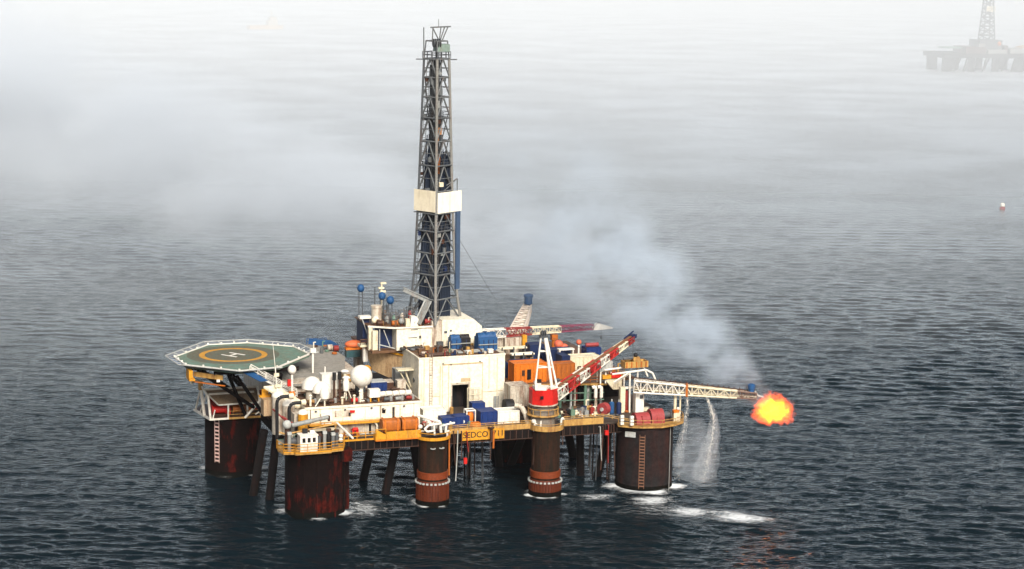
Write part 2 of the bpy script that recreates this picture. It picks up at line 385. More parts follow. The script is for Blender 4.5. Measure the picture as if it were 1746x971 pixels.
for i in range(8):
    u = 40.5+i*1.25; v = 2.4+1.8*random.random(); h_ = .6+random.random()*.9
    MB().box(u-.35,v-.3,ZD+.001,u+.35,v+.3,ZD+h_).tube((u,v,ZD+h_),(u,v,ZD+h_+.5),.1,n=6).build('deck_locker', [DSTEEL,BROWN,GREEN,DIRTYW,GREY,DRED,BLACK,CREAM][i], hull)

def scatter(parent, n, u0, u1, v0, v1, z, seed, big=1.0):
    """small fixed deck gear, each piece a part of the structure it is bolted to"""
    rng = random.Random(seed)
    mats = [BROWN, RUSTY, DSTEEL, DIRTYW, GREY, DRED, OCHRE, BLACK, STEEL, CREAM, GREEN, NAVY, DORANGE, WHITE]
    for i in range(n):
        u, v = rng.uniform(u0, u1), rng.uniform(v0, v1); s = big*rng.uniform(.5, 1.0); m = rng.choice(mats); kd = rng.randrange(5)
        if kd == 0: MB().box(u-s*.5,v-s*.35,z+.002,u+s*.5,v+s*.35,z+s*.7).box(u-s*.53,v-s*.38,z+s*.7,u+s*.53,v+s*.38,z+s*.76).build('gear_box', m, parent)
        elif kd == 1: MB().tube((u,v,z),(u,v,z+s*1.5),.12*big,n=7).tube((u,v,z+s*1.5),(u+.5*s,v,z+s*1.5),.1*big,n=6).build('standpipe', m, parent)
        elif kd == 2: MB().torus((u,v,z+.15),.45*s,.13*s,14,6).torus((u,v,z+.36*s),.42*s,.12*s,14,6).build('hose_coil', m, parent)
        elif kd == 3: MB().tube((u-.5*s,v,z+.4*s),(u+.5*s,v,z+.4*s),.32*s,n=12).box(u-.4*s,v-.3*s,z+.002,u+.4*s,v+.3*s,z+.2*s).build('small_motor', m, parent)
        else: MB().lathe((u,v,z),[(.3*s,0),(.36*s,.1),(.36*s,1.0*s),(.2*s,1.15*s)],12).build('oil_drum', m, parent)
scatter(hull, 16, 10, 26, .8, 1.9, ZD, 1, .8)
scatter(hull, 14, 20.5, 34, 6.5, 12, ZD, 2, 1.0)
scatter(hull, 22, 40, 51, 3.5, 9.0, ZD, 3, 1.1)
scatter(hull, 10, 14.8, 20, -.6, 4.2, ZD, 4, .8)
scatter(hull, 10, -5.5, 3.3, -1.0, 1.1, 10.9, 5, .9)
scatter(hull, 8, 53, 58, 1, 6.5, ZD, 6, .9)
# wave washed collars of weed on the columns
for (u,v,r,par) in ((0,0,4.57,cNL),(54.3,0,4.57,cNR),(-7,27,4.57,cBL),(18.4,-1,2.58,m1),(37,-1,2.58,m2)):
    k = MB(); k.lathe((u,v,0), [(r+.02,-3),(r+.05,.35),(r+.03,.8),(r-.02,.95)], 40); k.build('weed_band', paint('wet_weed',(0.0035,0.004,0.003),rust=.6,rustcol=(0.012,0.005,0.003),rough=.9,spec=.04) if 'wet_weed' not in MATS else MATS['wet_weed'], par)
# ================================================================== HELIDECK AND THE FORWARD HOUSE
h = thing('helideck', 'pale green octagonal helicopter deck with an orange ring and white H', 'helideck', (-7, 23, 20))
OCT = [(-16.9,24.2),(-16.3,17.8),(-9.2,11.2),(-3.0,12.2),(4.3,21.0),(3.2,27.6),(-3.4,32.6),(-9.9,32.6)]
cx = -6.8; cy = 22.6
def grow(p, d):
    u, v = p[0]-cx, p[1]-cy; r = math.hypot(u, v); return (cx+u*(r+d)/r, cy+v*(r+d)/r)
deckp = MB().prism(OCT, 19.55, 20.0).build('landing_deck', HGREEN, h)
n = 56
def annulus(mb, c, r0, r1, z0, z1, n=56):
    for i in range(n):
        a0, a1 = 2*math.pi*i/n, 2*math.pi*(i+1)/n
        mb.prism([(c[0]+r*math.cos(a), c[1]+r*math.sin(a)) for r, a in ((r0,a0),(r1,a0),(r1,a1),(r0,a1))], z0, z1)
    return mb
CC = (-7.55, 23.7)
MB().prism([(CC[0]+7.4*math.cos(2*math.pi*i/40), CC[1]+7.2*math.sin(2*math.pi*i/40)) for i in range(40)], 20.001, 20.006).build('worn_circle', HBROWN, deckp)
annulus(MB(), CC, 4.55, 5.45, 20.007, 20.012).build('aiming_ring', HRING, deckp)
hm = MB(); ya = R(38)
for du in (-1.0, 1.0):
    c = (CC[0]+du*math.cos(ya), CC[1]+du*math.sin(ya), 20.018); hm.cbox(c, (.42, 3.2, .008), yaw=ya)
hm.cbox((CC[0], CC[1], 20.0178), (1.6, .42, .007), yaw=ya)
hm.build('landing_letter', CLEAN, deckp)
e = MB()
for a, b in zip(OCT, OCT[1:]+OCT[:1]): e.beam((*a,20.02),(*b,20.02),.24,.22)
e.build('white_coaming', CLEAN, h)
NETG = paint('net_grey',(0.16,0.18,0.20),rust=.1); fr = MB()
for i, (a, b) in enumerate(zip(OCT, OCT[1:]+OCT[:1])):
    if i in (3,): continue
    A, B = grow(a, 1.45), grow(b, 1.45)
    MB().add([(*a,19.75),(*b,19.75),(*B,20.3),(*A,20.3),(*a,19.71),(*b,19.71),(*B,20.26),(*A,20.26)], [(0,1,2,3),(7,6,5,4),(0,4,5,1),(1,5,6,2),(2,6,7,3),(3,7,4,0)]).build('safety_net', NET if i in (0,1) else NETG, h)
    fr.tube((*A,20.3),(*B,20.3),.10,n=6)
    L = math.dist(a, b); k = max(2, round(L/2.3))
    for j in range(k+1):
        t = j/k; p = [a[x]+(b[x]-a[x])*t for x in (0,1)]; q = [A[x]+(B[x]-A[x])*t for x in (0,1)]
        fr.tube((*p,19.85),(*q,20.3),.075,n=5)
fr.build('net_frame', LGREY, h)
for a, b in zip(OCT, OCT[1:]+OCT[:1]):
    for t in (.0,.33,.66): MB().cbox((a[0]+(b[0]-a[0])*t, a[1]+(b[1]-a[1])*t, 20.25), (.26,.26,.2)).build('edge_light', CLEAN, h)
sp = MB()
for v in (14.5,19,23.5,28): sp.beam((-15.5 if v > 15 else -12.5, v, 19.2), (1.0, v, 19.2), .35, .65)
for u in (-14,-9.5,-5,-0.5): sp.beam((u, 13.5 if u>-10 else 18, 18.7), (u, 31, 18.7), .3, .5)
for p, q in [((-14,19,18.6),(-5,20,12)),((-14,26,18.6),(-5,26,12)),((-9,14,18.6),(-4.5,17,12)),((-9.5,29,18.6),(-4,29,12)),((-9.5,20,18.6),(-6,22,10.3)),((-2,14,18.6),(-2,17,12))]: sp.tube(p, q, .3, n=8)
sp.build('support_frame', HULL, h)
MB().box(-16.2,15.6,18.3,-15.6,18.0,19.5).box(-16.2,15.4,17.9,-15.3,18.0,18.25).build('support_bracket', YELLOW, h)
k = MB(); k.beam((-15.2,17.0,18.7),(-11.3,13.6,18.55),.2,.75); k.build('fascia_beam', OCHRE, h)
k = MB(); k.beam((-15.3,16.4,17.6),(-11.0,13.4,17.3),.3,.16); k.build('walkway_edge', DORANGE, h)
MB().cbox((-12.0,13.7,18.1),(.5,.15,.4)).build('floodlight', CLEAN, h)
st = MB(); st.beam((-7.6,11.5,19.8),(-1.0,7.8,16.3),.9,.12); st.rail([(-7.6,11.0,19.8),(-1.0,7.3,16.3)],1.0,.055,1.4)
st.rail([(-7.2,12.0,19.8),(-.8,8.3,16.3)],1.0,.055,1.4); st.build('access_stair', CLEAN, h)
MB().add([(-8.6,11.0,19.8),(-7.0,10.9,19.8),(-5.3,8.4,18.9),(-6.6,8.2,18.9),(-8.6,11.0,19.7),(-7.0,10.9,19.7),(-5.3,8.4,18.8),(-6.6,8.2,18.8)],[(0,1,2,3),(7,6,5,4),(0,4,5,1),(1,5,6,2),(2,6,7,3),(3,7,4,0)]).build('net_panel', BLUE2, h)

fh = thing('forward_accommodation', 'long low living block with a broad grey weathered roof behind the helideck', 'building', (5, 28, ZD))
MB().box(-1.8,15,ZD+.003,12.4,43,16.8).build('wall', DIRTYW, fh)
rf = MB().prism([(-2.2,17.6),(9.2,17.0),(13.0,31.5),(12.5,43),(-2.2,43)], 16.8, 17.05).build('roof', GDECK, fh)
MB().prism([(-2.1,14.0),(8.6,13.6),(9.1,16.9),(-2.1,17.4)], 16.45, 16.62).build('lower_roof', GDECK, fh)
for t in range(4):
    u = 0.5+t*2.8; MB().box(u, 14.9, 13.2, u+.8, 15.02, 14.2).build('window', DARK, fh)
k = MB().rail([(9.2,43,17.05),(12.7,43,17.05)],1.0,.06); k.add([(9.5,43,17.1),(12.6,40,17.1),(12.9,36.5,17.1),(13.4,37,18.0),(13.0,41,18.0),(9.8,43.6,18.0)],[(0,1,4,5),(1,2,3,4)])
k.build('net_panel', BLUE2, fh)
solo('roof_light_mast', MB().tube((4.7,20.3,17.05),(4.7,20.3,20.6),.17,n=8).box(4.25,19.95,20.4,5.15,20.6,21.1), CLEAN, 'white post with a square lamp head at the right corner of the helicopter deck', 'mast', (4.7,20.3,17.05))
solo('short_roof_post', MB().tube((5.5,15.5,16.62),(5.5,15.5,19),.12,n=7), CLEAN, 'short plain white post standing on the grey roof behind the white domes', 'post', (5.5,15.5,16.62))

# ------------------------------------------------------------------ canopy with winches on the far left corner column
c = thing('winch_shelter', 'white framed shelter with a sloping brown canopy over red winches on the left column', 'shelter', (-8, 24, 10.02))
cp = MB(); cp.add([(-10.3,22.3,12.3),(-3.4,22.3,12.35),(-3.4,26,13.9),(-12.0,26,13.9),(-10.3,22.3,12.18),(-3.4,22.3,12.23),(-3.4,26,13.78),(-12.0,26,13.78)],[(0,1,2,3),(7,6,5,4),(0,4,5,1),(1,5,6,2),(2,6,7,3),(3,7,4,0)])
cp.build('canopy', DIRTYW if False else paint('canopy_brown',(0.27,0.19,0.12),rust=.5), c)
fr = MB()
fr.beam((-10.3,22.22,12.25),(-3.4,22.22,12.3),.16,.22); fr.beam((-11.4,24.6,13.55),(-4.0,24.6,13.55),.22,.3); fr.beam((-11.9,25.8,14.1),(-3.4,25.8,14.1),.22,.3)
fr.beam((-10.35,22.3,12.3),(-12.0,26,13.95),.16,.2)
fr.tube((-11.6,22.2,10.0),(-11.9,22.6,13.7),.2,n=8); fr.tube((-12.75,29.0,10.0),(-12.4,26.2,14.2),.16,n=8); fr.tube((-12.1,24.8,10.0),(-12.5,25.6,14.9),.26,n=8); fr.tube((-12.4,27.0,10),(-12.0,23.5,13.6),.14,n=7)
fr.tube((-11.9,22.6,13.7),(-12.5,25.6,14.9),.18,n=7); fr.tube((-11.2,22.3,10.1),(-10.8,22.6,11.4),.1,n=6)
fr.tube((-8.7,22.3,10),(-8.7,22.3,12.2),.15,n=7); fr.tube((-5.6,22.3,10),(-5.6,22.3,12.2),.15,n=7); fr.tube((-3.4,22.1,10),(-3.9,22.3,15.0),.17,n=7)
fr.build('white_frame', CLEAN, c)
MB().box(-11.2,25.6,10.03,-2.4,25.8,13.5).build('back_wall', DRED, c)
MB().tube((-1.7,20,15.6),(-6.5,20.0,10.4),.2,n=8).tube((-3.2,21.9,11.2),(-4.4,21.9,10.4),.12,n=6).build('diagonal_strut', CLEAN, c)
def winch(base, mat, label, r=.75, w=2.0):
    u, v, z = base
    w_ = thing('anchor_winch', label, 'winch', base, 'anchor winches')
    d = MB(); d.tube((u-w/2,v,z+1.0),(u+w/2,v,z+1.0),r*.8,n=16)
    d.build('drum', mat, w_)
    for s in (-1,1): MB().tube((u+s*w/2,v,z+1.0),(u+s*(w/2+.15),v,z+1.0),r*1.15,n=16).build('flange', mat, w_)
    MB().box(u-w/2-.3,v-.6,z,u+w/2+.3,v+.6,z+.35).build('bed_frame', BROWN, w_)
    MB().box(u+w/2+.25,v-.4,z+.2,u+w/2+.9,v+.4,z+1.2).build('motor_housing', mat, w_)
    return w_
winch((-9.9,24.2,10.03), RED, 'bright red anchor winch at the open left end of the brown canopy')
winch((-6.6,24.0,10.03), DORANGE, 'orange brown anchor winch under the middle of the brown canopy')
winch((-3.6,24.6,10.03), RED, 'red anchor winch behind the white diagonal strut of the shelter',.6,1.2)
for u, l in ((-2.6,'left'),(-1.3,'right')):
    solo('red_drum', MB().lathe((u,21.4,10.03),[(.28,0),(.3,.1),(.3,1.0),(.28,1.1)],14), RED, {'left':'small red drum standing beside the white diagonal strut','right':'small red drum standing nearest the orange inclined plate'}[l], 'drum', (u,21.4,10.03), 'red drums')
k = MB().add([(-2.6,20.3,12.9),(-.6,19.8,11.7),(-.6,19.8,10.2),(-2.2,20.3,10.2),(-2.6,20.5,12.9),(-.6,20.0,11.7),(-.6,20.0,10.2),(-2.2,20.5,10.2)],[(0,1,2,3),(7,6,5,4),(0,4,5,1),(1,5,6,2),(2,6,7,3),(3,7,4,0)])
solo('orange_windbreak', k, DORANGE, 'weathered orange sloping windbreak plate beside the left winch shelter', 'panel', (-1.6,20.3,10.2))
dv = thing('boat_davit', 'small yellow hooked davit rising from the left end of the winch shelter', 'davit', (-12.6,25.5,14.2))
MB().box(-12.9,25.1,14.2,-12.2,25.9,15.6).build('post', OCHRE, dv)
MB().path([(-12.5,25.5,15.5),(-13.3,25.4,15.75),(-14.0,25.2,15.6),(-14.1,25.2,15.3)],.2,7).build('hook_arm', CREAM, dv)
# ================================================================== LOW DECKHOUSE (near left)
d = thing('low_deckhouse', 'long low rust streaked white deckhouse with a yellow walkway along its near wall', 'building', (8, 7, ZD))
MB().box(-.9,2.0,ZD+.003,17.2,13.2,15.55).build('wall', WHITE, d)
MB().box(-1.0,1.9,15.55,17.3,13.3,15.68).build('roof', RUSTY, d)
k = MB().box(-1.05,1.82,15.45,17.32,1.9,15.80); k.box(17.32,1.82,15.45,17.42,13.3,15.80); k.box(-1.1,1.9,15.45,-1.0,13.3,15.8)
k.build('roof_coaming', WHITE, d)
MB().box(2.4,1.93,11.1,12.9,1.997,12.9).build('lower_panel', DIRTYW, d)
MB().box(3.6,1.93,14.0,6.2,1.997,15.0).build('recessed_panel', DIRTYW, d)
for u in (11.35,):
    w = MB().box(u-.28,1.90,14.15,u+.28,1.985,14.95).build('window', DARK, d)
    k = MB(); k.box(u-.4,1.88,14.05,u-.29,1.985,15.05); k.box(u+.29,1.88,14.05,u+.4,1.985,15.05); k.build('frame', WHITE, w)
dr = MB().box(12.75,1.9,13.35,13.0,1.985,15.0).build('door', DARK, d)
MB().box(13.05,1.55,13.4,13.8,1.985,15.1).build('door_leaf', WHITE, d)
MB().box(9.0,1.9,11.1,9.35,1.985,12.6).build('lower_door', DARK, d)
MB().box(1.3,1.2,13.2,2.9,1.99,14.8).build('wall_locker', CLEAN, d)
MB().cbox((6.35,1.85,14.75),(.75,.25,.35)).build('hose_box', RED, d)
MB().cbox((5.9,1.85,14.35),(.25,.2,.5)).build('bracket', BLACK, d)
k = MB().box(-.6,.9,13.0,13.6,1.99,13.2).build('walkway', YELLOW, d)
MB().rail([(-.6,.95,13.2),(6.5,.95,13.2),(13.6,.95,13.2)],.35,.05,2.2,(1.0,)).build('railing', YELLOW, k)
k = MB(); k.path([(9.6,1.6,13.0),(10.1,1.2,12.6),(10.1,1.2,11.2)],.16,7); k.path([(11.7,1.5,15),(11.2,1.4,14.9)],.08,6)
k.build('downpipe', WHITE, d)
MB().box(14.4,1.95,13.9,16.9,1.995,15.2).build('wall_plate', CLEAN, d); MB().box(6.9,1.95,13.6,10.6,1.995,15.2).build('wall_plate', CLEAN, d)
MB().box(-2.8,1.6,ZD+.003,-.92,6,14.9).build('end_bay', DIRTYW, d)
MB().box(-2.8,1.45,ZD+.003,3.4,1.59,13.0).build('painted_shade_board', HULL, d)  # near-black board standing in for the deck edge shadow behind the winches
MB().box(-.5,0.2,12.4,3.4,1.5,12.55).build('lower_shelf', CREAM, d)
ZR = 15.68
# things on its roof
t = thing('radome', 'large round white radar dome on a white pedestal', 'radome', (8.6,5,ZR))
MB().sphere((8.6,5,19.5),1.72,32,18).build('dome', CLEAN, t)
MB().lathe((8.6,5,ZR),[(.9,0),(.9,.12),(.34,.2),(.3,1.9),(.8,2.35)],16).build('pedestal', CLEAN, t)
for i,(u,v,l) in enumerate([(4.55,6,'left black tipped exhaust stack of the close pair on the deckhouse roof'),(5.5,6.3,'right black tipped exhaust stack, the one nearer the white capsule')]):
    t = thing('exhaust_stack', l, 'exhaust', (u,v,ZR), 'black tipped exhaust stacks')
    MB().tube((u,v,ZR),(u,v,18.9),.19,n=8).build('pipe', BROWN, t)
    MB().tube((u,v,18.9),(u,v,20.1),.30,n=10).build('silencer', BLACK, t)
def dome(u, v, z, r, sq, label, stand=.5):
    t = thing('boat_dome', label, 'dome', (u,v,z), 'white half domes')
    MB().sphere((u,v,z+stand),r,24,8,sq,0).build('dome', CLEAN, t)
    MB().lathe((u,v,z),[(r*.6,0),(r*.62,stand)],14).build('base', DIRTYW, t)
dome(1.5,8.0,ZR,1.6,1.15,'bigger white half dome behind and left of its twin on the deckhouse roof',1.7)
dome(2.5,5.8,ZR,1.45,1.15,'white half dome in front, between the other dome and the white cabinet',1.5)
t = thing('roof_cabinet', 'square white equipment cabinet right of the two white half domes', 'cabinet', (4.2,8.2,ZR))
MB().box(3.0,7.4,17.1,5.6,9.2,19.5).build('body', CLEAN, t); MB().box(3.3,7.5,ZR,5.4,9.1,17.1).build('stand', DIRTYW, t)
t = thing('white_capsule', 'tall white rounded capsule on thin legs left of the round radar dome', 'tank', (6.3,5.5,ZR))
MB().lathe((6.3,5.5,17),[(.15,0),(.45,.25),(.5,.6),(.5,1.6),(.4,2.0),(.12,2.2)],16).build('body', CLEAN, t)
k = MB()
for du in (-.4,0,.9): k.tube((6.3+du*.4,5.5,17.3),(6.3+du,5.4,ZR),.08,n=6)
k.build('legs', WHITE, t)
t = thing('ball_antenna', 'white rounded antenna cabinet on a short post at the deckhouse roof edge', 'antenna', (2.2,2.7,ZR))
MB().lathe((2.2,2.7,16.9),[(.7,0),(.78,.5),(.7,1.2),(.4,1.75),(.1,1.9)],18).build('body', CLEAN, t); MB().tube((2.2,2.7,ZR),(2.2,2.7,16.9),.12,n=7).build('post', WHITE, t)
MB().tube((2.0,2.7,17.6),(.7,2.6,ZR),.09,n=6).build('strut', WHITE, t)
for (u,v,z0,z1,r,l) in [(5.5,12,ZR,18.8,.62,'left mushroom vent behind the exhaust stacks'),(8.1,13.0,ZR,18.9,.62,'mushroom vent farthest back above the radar dome'),(7.9,11.4,ZR,18.2,.6,'mushroom vent just left behind the radar dome')]:
    t = thing('mushroom_vent', l, 'vent', (u,v,z0), 'mushroom vents')
    MB().tube((u,v,z0),(u,v,z1-.3),.25,n=10).build('stem', CREAM, t)
    MB().lathe((u,v,z1-.35),[(r,0),(r+.08,.1),(r*.7,.32),(.05,.4)],18).build('cap', CLEAN, t)
t = thing('roof_box', 'white box on short legs right of the radar dome pedestal', 'box', (10.2,4,ZR))
MB().box(9.5,3.4,16.35,11.2,4.6,17.6).build('body', CLEAN, t)
for u in (9.7,11.0):
    for v in (3.6,4.4): MB().box(u-.1,v-.1,ZR,u+.1,v+.1,16.35).build('leg', YELLOW, t)
def container(name, label, cat, u0, v0, z0, u1, v1, z1, mat, group=None, doormat=None, mark=None):
    t = thing(name, label, cat, ((u0+u1)/2,(v0+v1)/2,z0), group)
    b = MB().box(u0+.06,v0+.09,z0+.12,u1-.06,v1-.06,z1-.08)
    L = u1-u0; n = max(3,int(L/.75))
    for i in range(n):
        u = u0+.1+(L-.2)*(i+.25)/n; b.box(u,v0-.03,z0+.2,u+(L-.2)/n*.5,v0+.06,z1-.2)
    b.build('body', mat, t)
    f = MB()
    for u in (u0,u1-.14):
        for v in (v0,v1-.14): f.box(u,v,z0,u+.14,v+.14,z1)
    for z in (z0,z1-.14): f.box(u0+.14,v0+.01,z,u1-.14,v0+.14,z+.14); f.box(u0+.14,v1-.14,z,u1-.14,v1-.01,z+.14)
    f.box(u0+.01,v0+.14,z1-.12,u0+.14,v1-.14,z1-.01); f.box(u1-.14,v0+.14,z1-.12,u1-.01,v1-.14,z1-.01)
    f.build('frame', mat, t)
    if doormat: MB().box(u0+(u1-u0)*.35,v0-.02,z0+.2,u0+(u1-u0)*.65,v0+.015,z1-.25).build('door', doormat, t)
    if mark: MB().tube((u0+mark*(u1-u0),v0-.02,(z0+z1)/2),(u0+mark*(u1-u0),v0+.015,(z0+z1)/2),.28,n=12).build('round_plate', CLEAN, t)
    return t
container('tool_container', 'dark blue container with a grey top on the deckhouse roof right of the radar dome', 'container', 11.0,8.0,ZR,13.6,10.2,17.6, BLUE, 'blue containers')
MB_ = MB().box(11.1,8.1,17.62,13.4,10.1,17.8); solo('grey_tarpaulin', MB_, LGREY, 'pale grey sheet spread over the blue container on the deckhouse roof', 'sheet', (12.2,9.1,17.6))
for i in range(5):
    u = 11.7+i*1.05
    t = thing('liferaft_canister', ['leftmost','second from left','middle','second from right','rightmost'][i]+' of five white life raft canisters at the roof edge', 'canister', (u,4.4,ZR), 'white life raft canisters')
    MB().tube((u-.45,4.2,16.6+.06*(i%2)),(u+.45,4.5,16.6),.42,n=14).build('shell', CLEAN, t)
    MB().box(u-.35,4.05,ZR,u+.35,4.7,16.2).build('cradle', BROWN, t)
random.seed(11)
cl = [BROWN,RUSTY,DSTEEL,DIRTYW,DRED,GREY,OCHRE,BLACK]
def pump(u,v,z,mat,label,s=1.0,cat='pump',name='deck_pump'):
    t = thing(name, label, cat, (u,v,z))
    MB().tube((u-.5*s,v,z+.4*s),(u+.4*s,v,z+.4*s),.3*s,n=10).build('motor', mat, t)
    MB().lathe((u+.6*s,v,z),[(.25*s,0),(.3*s,.2*s),(.3*s,.7*s),(.1*s,.85*s)],10).build('casing', GREY, t)
    MB().box(u-.7*s,v-.35*s,z,u+.95*s,v+.35*s,z+.1*s).build('bed', BROWN, t)
pump(12.2,3.0,ZR,DSTEEL,'dark steel pump at the roof edge under the leftmost life raft canister')
pump(14.0,3.0,ZR,GREY,'grey pump at the roof edge below the middle life raft canisters')
pump(15.8,3.2,ZR,DRED,'reddish pump at the right end of the deckhouse roof edge')
pump(7.2,3.6,ZR,RED,'bright red pump left of the radar dome pedestal',1.1)
pump(0.6,4.5,ZR,OCHRE,'ochre pump under the white half domes near the left roof edge')
pump(3.6,4.0,ZR,BROWN,'rusty brown pump between the ball antenna and the exhaust stacks')
for (u,v,hh,m,l) in [(0.1,3.2,1.6,WHITE,'white pipe stub nearest the left roof corner of the deckhouse'),(6.9,2.8,1.3,CREAM,'cream pipe stub in front of the white capsule'),(8.0,3.4,1.8,WHITE,'slim white pipe stub just left of the radar dome pedestal'),(5.1,3.2,1.0,CREAM,'short cream pipe stub in front of the exhaust stacks')]:
    t = thing('vent_stub', l, 'vent pipe', (u,v,ZR), 'vent stubs on the deckhouse roof')
    MB().tube((u,v,ZR),(u,v,ZR+hh),.17,n=8).build('pipe', m, t); MB().sphere((u,v,ZR+hh),.26,10,6,.7).build('cap', m, t)
k = MB()
for v in (4.6,10.8): k.tube((-.5,v,ZR+.15),(16.5,v,ZR+.15),.12,n=6)
for u in (3,9,15): k.tube((u,2.6,ZR+.2),(u,12.6,ZR+.2),.1,n=6)
solo('roof_pipework', k, BROWN, 'thin rusty brown pipes running along the deckhouse roof', 'pipes', (8,7,ZR))
# ---- left end of the deckhouse
t = thing('dome_antenna_mast', 'small white dome on a white pole left of the half domes', 'antenna', (-2.1,6,14))
MB().sphere((-2.1,6,20.9),.66,18,10,1.1).build('dome', CLEAN, t); MB().tube((-2.1,6,14),(-2.1,6,20.3),.17,n=8).build('pole', CLEAN, t)
MB().cbox((-2.6,5.9,18.9),(.5,.5,1.0)).build('red_lamp', RED, t); MB().cbox((-2.2,5.7,17.2),(.8,.5,.7)).build('orange_lamp', ORANGE, t)
t = thing('whip_antenna', 'thin tall grey white lattice aerial in front of the helicopter deck', 'antenna', (-3.9,7.5,15))
MB().tube((-3.9,7.5,15),(-4.4,7.5,21.2),.12,.09,n=6).tube((-4.4,7.5,21.2),(-4.75,7.5,25.0),.06,.03,n=5).build('mast', CLEAN, t)
for q_,s_ in (((-4.2,7.5,19.9),(.8,.3,.5)),((-4.0,7.4,18.2),(.9,.35,.4)),((-4.1,7.4,17.0),(.5,.3,.9))): MB().cbox(q_,s_).build('instrument', CREAM, t)
for (u,v,z0,z1,r,l) in [(-4.3,6.0,ZD,17.6,.95,'white dome topped tank behind the first black bent pipe'),(-2.9,5.0,ZD,16.4,.95,'white dome topped tank between the two black bent pipes')]:
    t = thing('dome_tank', l, 'tank', (u,v,z0), 'white dome topped tanks')
    MB().lathe((u,v,z0),[(r,0),(r,z1-z0-r*.8)],20).build('shell', DIRTYW, t)
    MB().sphere((u,v,z1-r*.8),r*1.04,20,8,.9,0).build('dome', CLEAN, t)
t = thing('yellow_tank', 'yellow cylinder with a white domed top at the left end of the deckhouse', 'tank', (-1.7,0.6,ZD))
MB().lathe((-1.7,.6,ZD),[(.75,0),(.78,2.3),(.78,4.2)],20).build('shell', YELLOW, t); MB().sphere((-1.7,.6,15.2),.8,20,8,.85,0).build('dome', CLEAN, t)
for (u,v,zt,zb,l) in [(-5.3,2.4,17.6,ZD-.3,'taller black inverted J pipe at the left hull corner'),(-3.5,2.0,16.6,ZD,'shorter black inverted J pipe beside the yellow tank')]:
    pts = [(u,v,zb),(u,v,zt-.9)]+[(u+.9-.9*math.cos(a),v,zt-.9+.9*math.sin(a)) for a in (R(30),R(60),R(90))]+[(u+1.9,v,zt)]
    t = thing('goose_neck_pipe', l, 'pipe', (u,v,zb), 'black inverted J pipes')
    MB().path(pts,.27,10).build('pipe', BLACK, t); MB().tube((u+1.8,v,zt),(u+2.5,v+.1,zt),.4,.5,n=12).build('hood', CREAM, t)
k = MB(); k.tube((-4.6,2.2,14.6),(-1.2,1.6,12.2),.16,n=6); k.tube((-5.6,4,15.4),(-3.0,2.6,12.9),.14,n=6)
solo('slanting_pipes', k, DRED, 'two dull red slanting pipes crossing behind the black bent pipes', 'pipes', (-3,2,12.2))
k = MB().add([(-6.0,8.5,18.0),(-4.2,7.9,18.2),(0.0,5.2,15.6),(-1.6,4.8,15.3),(-6.0,8.5,17.7),(-4.2,7.9,17.9),(0.0,5.2,15.3),(-1.6,4.8,15.0)],[(0,1,2,3),(7,6,5,4),(0,4,5,1),(1,5,6,2),(2,6,7,3),(3,7,4,0)])
solo('sloping_duct', k, CREAM, 'cream sloping duct leading down from the helicopter deck stair', 'duct', (-3,6.5,15))
k = MB(); k.box(-6.4,9.5,16.0,-4.4,10.4,16.25); k.box(-6.0,9.6,16.25,-5.0,10.2,17.2)
solo('yellow_bracket', k, YELLOW, 'small yellow bracket box below the right edge of the helicopter deck', 'bracket', (-5.4,9.9,16))
k = MB().box(-2.7,8.0,15.2,-1.0,10,17.0).box(-6.2,7.5,13.5,-3,9.5,16.0)
solo('rusty_housing', k, paint('rusty_cream',(0.42,0.29,0.17),rust=.7), 'rust stained cream housing between the stair and the white dome tanks', 'housing', (-3,9,13.5))

# ---- near left winch platform
ZP = 10.62
t = thing('control_cabin', 'small white control cabin with three dark square windows facing out', 'cabin', (-2.1,-3.9,ZP))
cb = MB().box(-3.4,-4.75,ZP,-.75,-2.9,ZP+2.4).build('wall', CLEAN, t)
for i in range(3):
    u = -2.85+i*.78; MB().box(u-.23,-4.80,ZP+1.42,u+.23,-4.73,ZP+2.1).build('window', DARK, t)
MB().box(-3.5,-4.85,ZP+2.4,-.65,-2.8,ZP+2.52).build('roof', CLEAN, t)
MB().box(-2.75,-3.6,ZP+2.52,-2.0,-3.1,ZP+3.2).build('roof_box', BLACK, t); MB().box(-1.6,-3.6,ZP+2.52,-.9,-3.1,ZP+2.9).build('roof_locker', CLEAN, t)
t = thing('service_crane', 'grey tubular crane boom with a round white head laid over the near winch platform', 'crane', (-4.9,-2.6,ZP))
MB().tube((-4.2,-2.7,14.3),(1.4,-2.6,15.2),.36,.30,n=14).build('boom', GREY, t); MB().sphere((-4.95,-2.75,14.5),.68,18,10).build('head', LGREY, t)
MB().tube((-4.9,-2.5,ZP),(-4.9,-2.5,14.2),.35,n=12).build('pedestal', BROWN, t); MB().cbox((1.5,-2.6,15.0),(.3,.5,.8)).build('boom_tip', BROWN, t)
k = MB().path([(-6.0,-2,13.2),(-5.0,-2.2,12.9),(-3.5,-2.2,13.1),(2.7,-2,13.9)],.13,6); k.tube((2.7,-2,13.9),(2.7,-2,12.2),.09,n=6)
solo('pipe_rack_bar', k, OCHRE, 'ochre pipe running above the winches on the near left platform', 'pipe', (-2,-2.1,12.9))
k = MB().tube((2.9,-1.9,14.1),(5.6,-1.35,11.3),.17,n=8)
solo('white_brace', k, CLEAN, 'white slanting tube from the winch platform down to the yellow edge rail', 'brace', (5.6,-1.35,11.3))
mm = [DSTEEL,GREY,BLACK,STEEL,DSTEEL,GREY]
lab = ['dark grey winch post directly right of the white control cabin','pale grey winch post, second right of the control cabin','blackish winch post in the middle of the row right of the cabin','grey winch post, second from the platform right end','steel winch post at the right end of the near left platform','pale grey post standing alone left of the control cabin']
